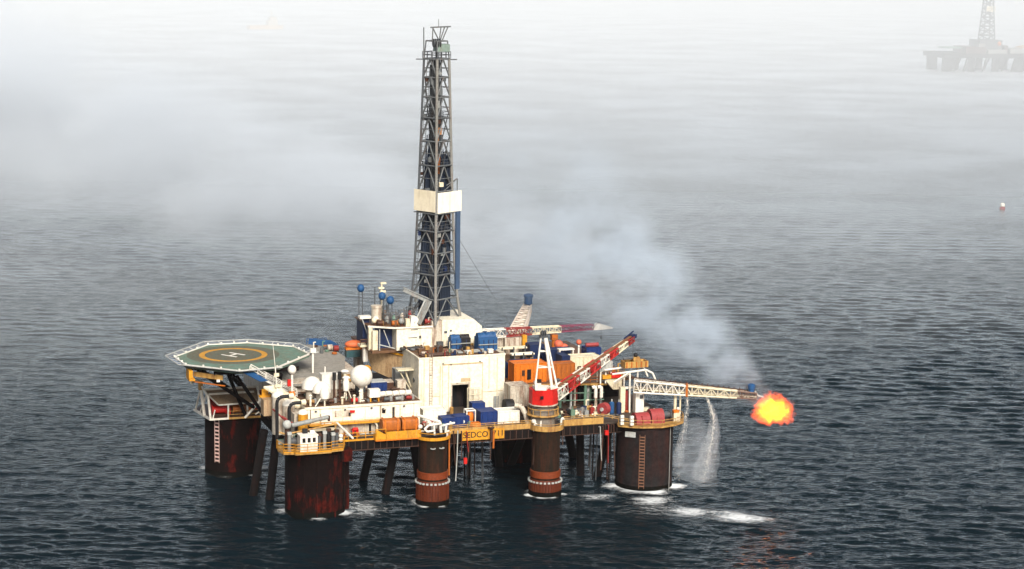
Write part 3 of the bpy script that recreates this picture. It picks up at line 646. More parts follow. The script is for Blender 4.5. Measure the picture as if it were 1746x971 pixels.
for i,(u,v) in enumerate([(-.2,-3.4),(.6,-3.6),(1.3,-3.3),(1.9,-3.6),(2.6,-3.1),(-4.9,-4.0)]):
    t = thing('chain_stopper', lab[i], 'winch post', (u,v,ZP), 'winch posts on the near left platform')
    MB().tube((u,v,ZP),(u,v,ZP+2.0+.3*(i%3)),.28,n=10).build('post', mm[i], t); MB().cbox((u,v,ZP+2.2+.3*(i%3)),(.62,.6,.4)).build('cap', LGREY if i%2 else BROWN, t)
winch((-3.9,-1.9,ZP), DSTEEL, 'dark anchor winch behind the white control cabin at left')
winch((.6,-1.7,ZP), BROWN, 'brown anchor winch behind the grey winch posts',.8,2.2)
t = thing('warping_rollers', 'pair of small white rollers at the right end of the near winch platform', 'rollers', (3.5,-1.4,11))
for z in (11.3,11.9): MB().sphere((3.6,-1.7,z),.36,12,8).build('roller', CLEAN, t)
solo('red_pump_set', MB().cbox((6.6,1.3,11.6),(1.0,.7,1.0)).tube((6.2,1.1,12.1),(7,1.1,12.1),.3,n=10), RED, 'bright red pump set on the walkway under the deckhouse wall', 'pump', (6.6,1.3,11.1))
# ---- orange tanks on the yellow cradle
t = thing('tank_cradle', 'yellow plate cradle hung on the deck edge under two orange tanks', 'cradle', (12.5,-.9,10.9))
MB().box(9.0,-2.0,10.75,16.2,-1.05,10.95).build('floor', ORANGE, t)
k = MB(); k.box(10.7,-2.05,10.95,16.2,-1.9,12.15); k.box(9.0,-2.0,10.95,9.15,-.6,11.6); k.add([(9.1,-2.04,11),(10.65,-2.04,11),(10.65,-2.04,11.7),(9.3,-2.04,12.5),(9.1,-2.04,12.5),(9.1,-1.9,11),(10.65,-1.9,11),(10.65,-1.9,11.7),(9.3,-1.9,12.5),(9.1,-1.9,12.5)],[(0,1,2,3,4),(9,8,7,6,5)]+[(i,5+i,5+(i+1)%5,(i+1)%5) for i in range(5)])
k.build('side_plate', YELLOW, t)
MB().rail([(9.0,-2.0,10.9),(9.0,-1.9,10.9),(10.6,-2.0,10.9)],1.7,.06,1.2).build('railing', YELLOW, t)
for u in (12.2,14.0,15.4): MB().box(u,-2.09,10.96,u+.08,-2.051,12.1).build('stiffener', OCHRE, t)
for (u0,u1,l) in [(10.2,13.0,'left rounded orange tank on the yellow cradle'),(13.3,15.9,'right rounded orange tank on the yellow cradle, beside the deckhouse corner')]:
    tk = thing('orange_tank', l, 'tank', ((u0+u1)/2,-.8,12.1), 'orange tanks')
    b = MB(); prof = []
    cz, cv, hr = 12.95, -.75, .95
    pts = [(cv+hr*math.copysign(abs(math.cos(a))**.5,math.cos(a)), cz+hr*math.copysign(abs(math.sin(a))**.5,math.sin(a))) for a in [2*math.pi*i/24 for i in range(24)]]
    b.add([(u0,v,z) for v,z in pts]+[(u1,v,z) for v,z in pts],[tuple(range(24)),tuple(range(47,23,-1))]+[(i,24+i,24+(i+1)%24,(i+1)%24) for i in range(24)])
    b.build('shell', DORANGE, tk)
    k = MB()
    for u in (u0+.3,u1-.5): k.box(u,-1.74,11.98,u+.16,.2,13.95)
    k.build('strap', ORANGE, tk)
# ---- things along the near edge between the middle columns
t = thing('edge_gantry', 'white tubular gantry of bent bars leaning over the left middle column', 'gantry', (17.8,-2,11))
MB().path([(15.6,-1.6,14.4),(19.2,-2.0,13.2),(19.4,-2.0,11.5)],.22,8).path([(16.6,-2.5,12.3),(17.2,-2.6,12.9),(19.3,-2.4,13.0)],.18,8).path([(16.6,-2.5,12.3),(17.0,-2.6,11.9),(18.2,-2.6,12.0)],.16,8).tube((18.1,-2.5,12.9),(18.2,-2.5,11.3),.16,n=7).tube((20.4,-1.5,12.6),(20.3,-1.5,11.3),.2,n=8).tube((19.6,-1.8,12.5),(21.8,-1.3,12.7),.16,n=7).build('bars', CLEAN, t)
MB().sphere((16.1,-1.9,12.6),.36,12,8).build('roller', CLEAN, t)
container('deck_container', 'white container with open dark end beside the deckhouse right corner', 'container', 18.5,4.5,ZD,22.3,7.0,13.6, CLEAN, 'white containers')
random.seed(5)
for i,(u,v,l) in enumerate([(17.9,1.2,'brown valve block behind the white edge gantry'),(19.3,1.6,'greyish valve block between the gantry and the white container'),(18.3,2.8,'dull red valve block against the deckhouse corner')]):
    t = thing('valve_block', l, 'valve block', (u,v,ZD)); m = (BROWN,GREY,DRED)[i]
    MB().box(u-.5,v-.4,ZD,u+.5,v+.4,ZD+.9).build('body', m, t); MB().tube((u-.2,v,ZD+.9),(u-.2,v,ZD+1.5),.12,n=7).tube((u+.25,v,ZD+.9),(u+.25,v,ZD+1.3),.16,n=7).build('stems', DIRTYW, t); MB().torus((u-.2,v,ZD+1.5),.28,.05,10,5).build('handwheel', RED if i!=2 else LGREY, t)
container('deck_basket', 'left of two touching low blue containers with round white plates', 'container', 20.9,2.2,ZD,23.0,4.3,12.65, BLUE, 'blue containers', None, .62)
container('deck_basket', 'right of two touching low blue containers with round white plates', 'container', 23.05,2.2,ZD,25.4,4.3,12.75, BLUE, 'blue containers', None, .55)
t = thing('orange_engine', 'orange engine in a white tube frame before the dark doorway', 'engine', (26.0,4,ZD))
MB().lathe((26.0,4,ZD+.5),[(.5,0),(.62,.4),(.62,1.2),(.4,1.6)],14).build('block', ORANGE, t)
k = MB()
for u in (25.3,26.7):
    for v in (3.3,4.7): k.tube((u,v,ZD),(u,v,13.3),.1,n=6)
for v in (3.3,4.7): k.tube((25.3,v,13.3),(26.7,v,13.3),.12,n=6)
for u in (25.3,26.7): k.tube((u,3.3,13.3),(u,4.7,13.3),.12,n=6)
k.build('tube_frame', CLEAN, t)
MB().box(25.4,2.0,ZD,27.2,3.2,ZD+.55).build('skid', ORANGE, t)
container('deck_container', 'mid blue container between the orange engine and the white container', 'container', 27.3,2.4,ZD,30.1,5.4,13.2, BLUE, 'blue containers')
container('deck_container', 'white container with a small dark plate at the right end of the near deck edge', 'container', 30.15,2.4,ZD,33.8,5.0,13.1, CLEAN, 'white containers')
t = thing('bent_duct', 'pale bent duct leaning down beside the red crane pedestal', 'duct', (34.4,1.5,ZD))
MB().path([(33.0,2.6,13.9),(34.0,2.2,13.7),(34.5,1.6,12.6),(34.8,1.3,11.05)],.42,10).build('duct', DIRTYW, t)
MB().sphere((35.1,-.6,11.9),.42,12,8).build('end_cap', CLEAN, t)
solo('dark_cable_reel', MB().tube((32.8,7,12.6),(34.2,7,12.6),1.3,n=20), BLACK, 'black cable reel between the white container and the red crane', 'reel', (33.5,7,11.3))
t = thing('scaffold_ladder', 'small white scaffold tower against the white house right of its doorway', 'scaffold', (29.3,11.6,ZD))
k = MB()
for u in (28.3,29.3,30.3):
    for v in (11.2,12.2): k.tube((u,v,ZD),(u,v,14.9),.07,n=5)
for z in (12,13,14,14.9):
    for v in (11.2,12.2): k.tube((28.3,v,z),(30.3,v,z),.06,n=5)
k.build('frame', CREAM, t)
solo('deck_locker', MB().box(28.2,9.4,ZD,30.4,11.0,13.0), BLUE, 'dark blue locker in front of the scaffold at the white house wall', 'locker', (29.3,10.2,ZD))

scatter(d, 30, 0, 17, 2.6, 12.8, ZR, 7, .75)
for i,u in enumerate((-.2,4.9,8.4,10.9,14.0,16.2)): MB().tube((u,1.94,13.3 if i%2 else 11.2),(u,1.94,15.5),.06,n=5).build('wall_pipe', CREAM if i%3 else RUSTY, d)
for u in (.6,5.2,9.4,14.6): MB().cbox((u,1.86,15.1),(.3,.22,.2)).build('wall_lamp', DSTEEL, d)
# ================================================================== BIG WHITE HOUSE
t = thing('white_house', 'tall plain white steel house with a big dark doorway and rusty flat roof', 'building', (27.5, 17.5, ZD))
TANSEAM = paint('rusty_seam',(0.52,0.40,0.24),rust=.7,rustcol=(.3,.13,.04))
w = MB()   # front wall pieces round the doorway
U0,U1,DA,DB,DZ = 20.3,34.9,25.95,28.75,15.35
w.box(U0,13,ZD+.003,DA,13.35,20); w.box(DB,13,ZD+.003,U1,13.35,20); w.box(DA,13,DZ,DB,13.35,20)
w.box(U0,13.35,ZD+.003,U0+.35,23.8,20); w.box(U1-.35,13.35,ZD+.003,U1,23.8,20); w.box(U0+.35,23.45,ZD+.003,U1-.35,23.8,20)
w.build('wall', WHITE, t)
MB().box(U0+.36,13.36,19.7,U1-.36,23.44,19.9).build('roof', RUSTY, t)
k = MB().box(U0-.08,12.93,19.85,U1+.08,13.10,20.12); k.box(U0-.08,13.1,19.85,U0+.1,23.85,20.12); k.box(U1-.1,13.1,19.85,U1+.08,23.85,20.12)
k.build('roof_coaming', WHITE, t)
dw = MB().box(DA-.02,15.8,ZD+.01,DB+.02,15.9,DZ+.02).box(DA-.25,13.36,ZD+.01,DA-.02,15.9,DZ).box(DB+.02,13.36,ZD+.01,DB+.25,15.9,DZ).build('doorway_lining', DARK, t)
k = MB()
for u in (23.85,24.25,25.3,31.05): k.box(u,12.955,11.2,u+.09,12.999,18.7)
k.box(24.3,12.9,18.72,31.1,12.998,18.9); k.box(22.6,12.95,13.6,23.8,12.998,13.68); k.box(31.2,12.95,13.9,34.6,12.998,13.98); k.box(27.4,12.95,15.8,29.0,12.998,16.4)
k.build('panel_seams', TANSEAM, t)
scatter(t, 34, 20.9, 34.4, 13.8, 23, 19.9, 8, .8)
for u,z0,z1 in ((21.2,11.1,19.8),(33.6,11.1,19.6),(32.2,14.5,19.8)): MB().tube((u,12.93,z0),(u,12.93,z1),.07,n=5).build('wall_pipe', CREAM, t)
lm = MB()
for du in (0,.45): lm.tube((22.1+du,12.85,11.0),(22.1+du,12.85,20.6),.045,n=5)
for i in range(22): lm.tube((22.1,12.85,11.3+i*.42),(22.55,12.85,11.3+i*.42),.035,n=4)
lm.build('wall_ladder', DIRTYW, t)
MB().box(33.0,12.9,11.02,33.9,12.998,13.1).build('side_door', GREY, t)
for u0_ in (25.72,28.78): MB().box(u0_,12.88,11.01,u0_+.2,12.998,15.5).build('door_frame', DIRTYW, t)
MB().box(25.72,12.88,15.5,28.98,12.998,15.7).build('door_frame', DIRTYW, t)
k = MB()
for (u,z) in ((24.35,18.95),(25.7,18.75),(30.6,19.0),(22.3,17.2)): k.cbox((u,12.93,z),(.28,.12,.16))
k.build('wall_lamps', DSTEEL, t)
k = MB().box(17.6,15.6,17.55,20.28,17.2,17.75); k.tube((18.0,16.4,17.5),(20.2,16.6,13.8),.1,n=6); k.tube((19.0,16.4,17.5),(20.2,17,14.5),.16,n=6)
k.build('side_landing', CREAM, t)
MB().cbox((20.2,15.5,16.0),(.15,.6,.5),pitch=.5).build('wall_bracket', DSTEEL, t)
# machinery on its roof
ZH = 19.9
def machine(u,v,w,dp,hh,mat,label,parts=3):
    t = thing('roof_machine', label, 'machine', (u,v,ZH))
    MB().box(u-w/2,v-dp/2,ZH,u+w/2,v+dp/2,ZH+hh*.72).build('housing', mat, t)
    k = MB()
    k.tube((u-w/2+.1,v,ZH+hh*.70),(u+w/2-.1,v,ZH+hh*.70),dp*.36,n=14)
    for i in range(parts): k.box(u-w/2+w*(i+.3)/parts,v-dp*.3,ZH+hh*.72,u-w/2+w*(i+.6)/parts,v+dp*.2,ZH+hh*(.93+.06*(i%2)))
    k.build('drum_casing', mat, t)
    for i in range(parts+1): MB().box(u-w/2+w*i/(parts+1)+.05,v-dp/2-.05,ZH+.1,u-w/2+w*i/(parts+1)+.2,v-dp/2,ZH+hh*.6).build('rib', NAVY, t)
    MB().tube((u-w/2,v-dp/2-.1,ZH+hh*.35),(u+w/2,v-dp/2-.1,ZH+hh*.35),.1,n=6).build('pipe', GREY, t)
machine(28.5,20.0,1.7,1.6,2.5,BLUE2,'dark blue machine on the white house roof, left of its brighter neighbour',1)
machine(30.4,20.6,1.7,1.6,2.3,BLACK,'blackish machine between the two blue ones on the white house roof',1)
machine(33.2,17.8,3.3,2.2,3.0,BLUE2,'biggest bright blue machine at the right end of the white house roof',3)
random.seed(3)
jk = [('dark pipe bundle lying along the back of the white house roof',21.5,21,4.0,BLACK),('grey green pump at the back left of the white house roof',22.8,22.3,1.6,GREEN),('rusty pipe bundle along the front of the white house roof',24,15.2,6,BROWN),('dark grey pipe bundle in front of the blue roof machines',30,16,5,GREY)]
for l,u,v,L,m in jk:
    t = thing('pipe_bundle', l, 'pipes', (u,v,ZH))
    k = MB()
    for j in range(5): k.tube((u-L/2+.3*random.random(),v+j*.32-.6,ZH+.18),(u+L/2-.4*random.random(),v+j*.32-.6+.2*random.uniform(-1,1),ZH+.18+.15*(j%2)),.15,n=6)
    k.build('pipes', m, t)
    k = MB(); k.box(u-L*.3,v-.9,ZH,u-L*.3+.18,v+.9,ZH+.5); k.box(u+L*.3,v-.9,ZH,u+L*.3+.18,v+.9,ZH+.5); k.build('racks', RUSTY, t)
for i,(u,v,s,m,l) in enumerate([(22.0,17.5,.9,RUSTY,'rusty box among the pipes at the left of the white house roof'),(25.2,18.2,1.1,BROWN,'brown box in the middle of the white house roof'),(27.0,15.6,.8,DIRTYW,'dirty white box near the roof front above the doorway'),(29.2,14.6,.7,CLEAN,'small white box at the roof front below the blue machines'),(32.9,14.6,.8,CLEAN,'white box at the roof front below the biggest blue machine'),(26.6,22,1.0,DSTEEL,'dark steel box at the back of the white house roof'),(23.6,19.6,.8,OCHRE,'ochre box behind the rusty pipe bundle on the roof'),(34.2,21,1.1,RUSTY,'rusty box at the back right corner of the white house roof')]):
    t = thing('roof_locker', l, 'box', (u,v,ZH)); MB().box(u-s/2,v-s/2,ZH+.12,u+s/2,v+s/2,ZH+s*.8).build('body', m, t); MB().box(u-s/2-.05,v-s/2-.05,ZH+s*.8,u+s/2+.05,v+s/2+.05,ZH+s*.8+.08).build('lid', m, t); MB().box(u-s*.4,v-s*.4,ZH,u+s*.4,v+s*.4,ZH+.12).build('plinth', BROWN, t)
# ================================================================== DRILL FLOOR
t = thing('drill_floor_house', 'white drill floor house under the derrick with a dark blue open bay at its left', 'building', (25,27,19.5))
MB().box(15.2,22.5,19.2,34.5,36,19.6).build('floor', RUSTY, t)
MB().box(19.2,22,19.605,25.2,22.4,23.3).box(24.9,22.4,19.605,25.2,32,23.3).box(19.2,22.4,19.605,19.5,32,23.3).build('lower_wall', WHITE, t)
bay = MB().box(16.3,24.6,19.605,19.19,24.9,23.2).box(15.4,24.9,19.605,15.6,33,23.2).build('bay_wall', NAVY, t)
k = MB(); k.tube((16.4,22.3,19.7),(16.4,22.3,23.2),.09,n=6); k.tube((17.3,23,22.9),(18.3,22.8,20.2),.08,n=6); k.tube((16.3,22.3,20.7),(19,22.3,19.9),.1,n=6); k.build('bay_braces', LGREY, bay)
MB().prism([(15.0,24.5),(19.0,21.9),(25.3,21.8),(25.3,32),(15.0,33)],23.3,23.48).build('lower_roof', RUSTY, t)
k = MB(); k.beam((15.0,24.45,23.4),(19.0,21.85,23.4),.12,.28); k.beam((19.0,21.85,23.4),(25.3,21.75,23.4),.12,.28); k.build('roof_fascia', CLEAN, t)
MB().box(15.1,24.2,19.4,15.7,24.9,23.29).build('corner_post', CREAM, t)
MB().box(15.5,23.3,19.61,16.4,23.9,22.8).build('cream_panel', CREAM, t)
MB().box(25.25,22.2,19.605,27.0,23.6,24.2).build('link_bay', DIRTYW, t)
uh = MB(); uh.add([(27.0,22,19.605),(33.9,22,19.605),(33.9,22,23.0),(32.4,22,24.3),(27.0,22,24.3),(27.0,31,19.605),(33.9,31,19.605),(33.9,31,23.0),(32.4,31,24.3),(27.0,31,24.3)],[(0,1,2,3,4),(9,8,7,6,5)]+[(i,5+i,5+(i+1)%5,(i+1)%5) for i in range(5)])
uh.build('upper_wall', WHITE, t)
k = MB(); k.cbox((27.6,21.95,22.3),(.5,.1,.35)); k.cbox((28.5,21.95,22.5),(.3,.1,.3)); k.cbox((23.2,21.95,21.7),(.35,.1,.45)); k.box(21.2,21.93,21.6,22.7,21.99,21.7); k.box(21.6,21.93,22.9,22.8,21.99,23.0)
k.build('wall_fittings', DSTEEL, t)
MB().box(26.0,20.8,19.61,29.0,21.9,19.9).build('front_step', CREAM, t)
MB().rail([(28.6,21.0,19.9),(34,21.0,19.9)],1.1,.06).build('railing', CREAM, t)
s = MB()
P = [(15.2,27.5,19.3),(17.0,24.6,19.0),(20.6,22.0,18.6),(20.8,22.2,15.2),(18.6,24.5,14.6),(16.6,27,15.4)]
s.add(P+[(a,b+.4,c) for a,b,c in P],[tuple(range(5,-1,-1)),tuple(range(6,12))]+[(i,(i+1)%6,6+(i+1)%6,6+i) for i in range(6)])
t2 = thing('substructure', 'tan rust streaked sloping plate wall below the drill floor', 'wall', (18,25,15))
s.build('sloping_plate', TAN, t2)
for u,v in ((16,34),(23.9,25),(34.8,25),(34.8,34)): MB().box(u-.7,v-.7,ZD+.01,u+.7,v+.7,19.19).build('leg', DIRTYW, t2)
MB().box(24.8,24.4,13,34,35,18.9).build('inner_wall', DIRTYW, t2)
k = MB().beam((15.2,27.3,19.45),(20.7,21.7,18.75),.3,.3).build('top_rail', YELLOW, t2)
container('grey_shelter', 'grey flat roofed shed tucked between the tan plate and the white house', 'shed', 18.0,18.5,15.0,20.1,20.5,17.2, GREY)
# left wing of the drill floor
t = thing('drill_floor_wing', 'narrow landing left of the drill floor with white top and dark blue back', 'landing', (14.9,27,19.6))
MB().box(14.2,26.4,24.3,16.1,27.8,24.7).build('top_shelf', CLEAN, t); MB().box(14.9,27.2,20.9,16.0,27.4,24.29).build('blue_panel', NAVY, t)
MB().box(14.2,26.2,19.6,16.2,28,19.95).build('lower_shelf', CREAM, t); MB().tube((14.6,26.6,24.3),(16.0,26.3,20.2),.1,n=6).build('stay', LGREY, t)
MB().rail([(14.2,26.2,19.95),(16.2,26.2,19.95)],.9,.06,1).build('railing', RUSTY, t)
MB().box(14.9,26.8,ZD+6,15.7,27.6,19.59).build('column', CLEAN, t)
ZF = 23.48
for (u,v,z0,z,r,l) in [(15.0,29,ZF,29.0,.62,'lone blue ball on thin dark posts at the far left of the drill floor'),(18.1,27,ZF,27.9,.62,'left blue ball of the close pair by the derrick foot'),(19.4,26.6,ZF,27.2,.66,'right blue ball of the close pair, the one nearer the derrick')]:
    t = thing('blue_ball', l, 'ball', (u,v,z0), 'blue balls on the drill floor')
    MB().sphere((u,v,z),r,18,10,1.1).build('ball', BLUE2, t); k = MB()
    for du in (-.3,.3): k.tube((u+du,v,z0),(u+du,v,z-.3),.09,n=6)
    k.build('post', DSTEEL, t)
solo('thin_dark_mast', MB().tube((17.0,27.5,ZF),(17.0,27.5,29.4),.1,n=6), DSTEEL, 'thin dark bare mast right of the lone blue ball', 'mast', (17,27.5,ZF))
t = thing('instrument_mast', 'pale mast with white instrument boxes above the pair of blue balls', 'mast', (18.6,29,ZF))
MB().tube((18.6,29,ZF),(18.6,29,29.5),.13,n=7).build('pole', CREAM, t); k = MB()
for z,du in ((29.7,.25),(28.9,-.1),(28.3,.2),(27.6,0)): k.cbox((18.6+du,29,z),(.95,.5,.3))
k.build('boxes', CREAM, t)
t = thing('mud_tank', 'beige round tank with a flat top beside the lone blue ball', 'tank', (17.0,26.4,ZF))
MB().lathe((17.0,26.4,ZF),[(.85,0),(.85,2.6),(.95,2.65),(.95,3.0),(.2,3.1)],16).build('shell', DIRTYW, t)
random.seed(21)
eq = [('white ball valve at the left drill floor edge',16.6,25.4,.55,CLEAN,'s'),('cream round pot behind the left drill floor edge',16.2,24.8,.5,CREAM,'s'),('grey bottle rack among the drill floor machinery',18.6,25.5,1.9,GREY,'b'),('pale green manifold frame left of the pipe ramp',19.5,24.6,2.2,GREEN,'b'),('orange brown motor on the drill floor edge',19.2,23.2,1.0,DORANGE,'m'),('dark motor next to the white cabinet on the drill floor',21.0,23.6,1.1,DSTEEL,'m'),('cream hopper behind the white cabinet on the drill floor',21.2,25.6,2.4,DIRTYW,'b'),('white lamp box on the drill floor near the blue pair',20.4,24.2,.9,CLEAN,'b'),('dull red motor at the derrick front foot',25.0,23.4,1.3,DRED,'m'),('red lamp box above the white cabinet',22.4,25.2,3.0,DRED,'b'),('brown motor behind the cream corner post',16.9,24.0,.9,BROWN,'m'),('grey pot left of the white cabinet',20.3,23.1,.5,GREY,'s'),('rusty frame behind the manifold',18.9,28,2.6,RUSTY,'b')]
for l,u,v,s_,m,kd in eq:
    t = thing({'s':'round_pot','b':'equipment_rack','m':'winch_motor'}[kd], l, 'machine', (u,v,ZF))
    if kd=='s': MB().sphere((u,v,ZF+.8),s_,14,8).build('pot', m, t); MB().tube((u,v,ZF),(u,v,ZF+.5),.25,n=8).build('foot', BROWN, t)
    elif kd=='b':
        MB().lathe((u,v,ZF+.1),[(.2,0),(.36,.2),(.36,s_*.5),(.15,s_*.66)],12).build('vessel', m, t); k=MB()
        for du in (-.5,.5):
            for dv in (-.4,.4): k.tube((u+du,v+dv,ZF),(u+du,v+dv,ZF+s_*.9),.06,n=5)
        for z_ in (.45,.9):
            for dv in (-.4,.4): k.tube((u-.5,v+dv,ZF+s_*z_),(u+.5,v+dv,ZF+s_*z_),.06,n=5)
            for du in (-.5,.5): k.tube((u+du,v-.4,ZF+s_*z_),(u+du,v+.4,ZF+s_*z_),.06,n=5)
        k.tube((u+.2,v-.3,ZF),(u+.2,v-.3,ZF+s_*1.1),.09,n=6); k.tube((u-.2,v-.2,ZF+s_*.6),(u+.9,v-.4,ZF+s_*.75),.08,n=6); k.build('frame', STEEL, t)
    else: MB().tube((u-s_*.5,v,ZF+.5),(u+s_*.5,v,ZF+.5),.42,n=12).build('body', m, t); MB().box(u-s_*.5,v-.4,ZF,u+s_*.5,v+.4,ZF+.15).build('bed', BROWN, t)
t = thing('white_cabinet', 'white boxy cabinet with a sloped top at the drill floor edge below the pipe ramp', 'cabinet', (22.2,22.8,ZF))
MB().add([(21.6,22.3,ZF),(23.0,22.3,ZF),(23.0,22.3,24.7),(22.6,22.3,25.1),(21.8,22.3,25.1),(21.6,23.4,ZF),(23.0,23.4,ZF),(23.0,23.4,24.7),(22.6,23.4,25.1),(21.8,23.4,25.1)],[(0,1,2,3,4),(9,8,7,6,5)]+[(i,5+i,5+(i+1)%5,(i+1)%5) for i in range(5)]).build('body', CLEAN, t)
MB().box(20.9,22.4,ZF,21.55,23.2,24.7).build('side_box', CREAM, t)
t = thing('pipe_ramp', 'grey slanting pipe ramp rising from the drill floor edge to the derrick front leg', 'ramp', (22.6,22.6,24))
MB().beam((22.9,22.4,23.8),(24.9,23.4,27.4),1.0,.5).build('trough', GREY, t)
k = MB(); k.tube((22.3,22.3,24.0),(24.4,23.3,27.6),.12,n=6); k.tube((23.5,22.4,24.0),(25.5,23.3,27.4),.12,n=6); k.build('side_rails', LGREY, t)
MB().beam((20.9,24.2,29.3),(25.2,23.6,27.2),.9,.45).beam((20.9,24.2,29.7),(25.2,23.6,27.7),.2,.15).build('cross_arm', GREY, t)
# ================================================================== DERRICK
DU, DV = 26.85, 26.0
t = thing('derrick', 'tall tapering grey steel lattice drilling derrick with a white wind wall halfway up', 'derrick', (DU,DV,23.5))
prof = [(23.5,4.45),(28,3.75),(32.5,3.35),(43,2.85),(56,2.4),(67,2.05)]
def RZ(z):
    for (a,ra),(b,rb) in zip(prof[:-1],prof[1:]):
        if a<=z<=b: return ra+(rb-ra)*(z-a)/(b-a)
    return prof[-1][1]
LEGC = paint('leg_grey',(0.22,0.215,0.20),rust=.45)
ANG = [R(270+5)-TH, R(5)-TH, R(95)-TH, R(185)-TH]     # front, right, back, left corners
def C(k,z,ex=0): return (DU+(RZ(z)+ex)*math.cos(ANG[k%4]), DV+(RZ(z)+ex)*math.sin(ANG[k%4]), z)
zs = [p[0] for p in prof]
for k in range(4):
    MB().path([C(k,z) for z in zs], .24 if k in (0,1) else .2, 8).build('leg', LEGC if k in (0,1) else DSTEEL, t)
lev = [23.6,27.6,31.6,35.2,38.8,42.0,45.4,49.6,53.6,57.4,60.8,64.0,67.0]
for k in range(4):
    b = MB()
    for i,(z0,z1) in enumerate(zip(lev[:-1],lev[1:])):
        b.tube(C(k,z1),C(k+1,z1),.14,n=5)
        A,B = Vector(C(k,z0)),Vector(C(k+1,z0)); A1,B1 = Vector(C(k,z1)),Vector(C(k+1,z1)); M_ = (A1+B1)/2
        b.tube(A,M_,.12,n=5); b.tube(B,M_,.12,n=5)
        zm=(z0+z1)/2; a=(Vector(C(k,zm))+Vector(C(k+1,zm)))/2
        b.tube(C(k,zm),(A+M_)/2,.07,n=4); b.tube(C(k+1,zm),(B+M_)/2,.07,n=4); b.tube((A+M_)/2,(B+M_)/2,.06,n=4)
    b.build('face_bracing', STEEL if k in (0,3) else DSTEEL, t)
for z_ in (31.6,38.8,49.6,57.4):
    q_ = MB()
    for k in range(4):
        a_, b_ = C(k,z_,-.15), C(k+1,z_,-.15); q_.beam(a_, b_, .7, .12)
    q_.rail([C(i,z_,-.1) for i in (0,1,2,3,0)],1.0,.04,1.5); q_.build('landing', DSTEEL, t)
lm = MB(); A_, B_ = C(3,24), C(3,67)
for f_ in (.0,.5): lm.tube((A_[0]+.5+f_,A_[1]-.3,24),(B_[0]+.5+f_,B_[1]-.3,67),.05,n=5)
for i in range(60):
    f_ = i/60; lm.tube((A_[0]+(B_[0]-A_[0])*f_+.5,A_[1]+(B_[1]-A_[1])*f_-.3,24+43*f_),(A_[0]+(B_[0]-A_[0])*f_+1.0,A_[1]+(B_[1]-A_[1])*f_-.3,24+43*f_),.04,n=4)
lm.build('ladder', STEEL, t)
rr = random.Random(17)
for i in range(26):
    k_ = rr.choice((0,3)); z_ = rr.uniform(25,65); f_ = rr.uniform(.1,.9); a_, b_ = Vector(C(k_,z_,-.2)), Vector(C(k_+1,z_,-.2)); c_ = a_.lerp(b_,f_)
    MB().cbox(c_,(rr.uniform(.3,.8),rr.uniform(.2,.5),rr.uniform(.3,1.2)),yaw=R(45)-TH).build('derrick_fitting', rr.choice((DSTEEL,BROWN,STEEL,NAVY,GREY)), t)
for i in range(10):
    k_ = rr.choice((0,3)); z_ = rr.uniform(26,58); a_ = Vector(C(k_,z_,-.1)).lerp(Vector(C(k_+1,z_,-.1)),rr.random()); b_ = Vector(C(k_,z_+rr.uniform(5,9),-.1)).lerp(Vector(C(k_+1,z_+7,-.1)),rr.random())
    MB().tube(a_,b_,.09,n=5).build('hung_hose', BLACK, t)
# drill pipe racked inside
k = MB(); random.seed(4)
for i in range(9):
    for j in range(4):
        u = DU-1.9+i*.28; v = DV+.1+j*.38; k.tube((u-.5,v,23.6),(u*.8+DU*.2+.1,v+.1,49+random.random()*6),.085,n=5)
for i in range(7):
    for j in range(4):
        u = DU+.9+i*.27; v = DV-.6+j*.38; k.tube((u,v,23.6),(u-.1,v+.1,50.5+random.random()*2),.085,n=5)
k.build('racked_drill_pipe', paint('pipe_blue_grey',(0.03,0.042,0.07),rust=.3,rustcol=(.06,.05,.05)), t)
k2 = MB()
for du in (-.9,-.55,.55,.95): k2.tube((DU+du,DV-.2,23.6),(DU+du*.8,DV-.1,67),.13,n=6)
k2.box(DU-.95,DV+.3,51,DU-.3,DV+.7,66)
k2.build('guide_rails', DSTEEL, t)
# narrow blue strip hung outside the right leg
a = R(5)-TH
k = MB(); c0 = (DU+3.75*math.cos(a), DV+3.75*math.sin(a)); k.cbox((c0[0],c0[1],35.4),(.9,.35,13.0),yaw=R(45)-TH)
k.build('wind_screen', paint('screen_blue',(0.05,0.085,0.15),rust=.3,rustcol=(.08,.09,.1)), t)
def face_panel(mb, k, z0, z1, e0, e1, off=.3, th=.08):
    A,B = Vector(C(k,z0)),Vector(C(k+1,z0)); d=(B-A).normalized(); nrm=Vector((d.y,-d.x,0))
    if nrm.dot(A+B-2*Vector((DU,DV,z0)))<0: nrm=-nrm
    A=A+nrm*off-d*e0; B=B+nrm*off+d*e1; n2=nrm*th
    vs=[]
    for z in (z0,z1):
        for p in (A,B,B+n2,A+n2): vs.append((p.x,p.y,z))
    mb.add(vs,[(0,3,2,1),(4,5,6,7),(0,1,5,4),(1,2,6,5),(2,3,7,6),(3,0,4,7)])
p = MB(); face_panel(p,3,42.1,45.6,.5,0.1); wl = p.build('wind_wall', paint('wall_cream',(0.74,0.66,0.50),rust=.3,wear=.12,grime=.3), t)
p = MB(); face_panel(p,3,42.95,43.08,.5,.1,.385,.02); p.build('wall_seam', DSTEEL, wl)
p = MB(); face_panel(p,3,44.2,45.3,-1.75,-1.75,.385,.02); p.build('wall_plate', BROWN, wl)
p = MB(); face_panel(p,0,41.9,45.3,.0,1.75); wr = p.build('wind_wall', paint('wall_white',(0.78,0.74,0.64),rust=.2,wear=.1,grime=.2), t)
p = MB(); face_panel(p,0,41.95,45.25,-2.9,-1.1,.385,.03); p.build('wall_seam', CREAM, wr)
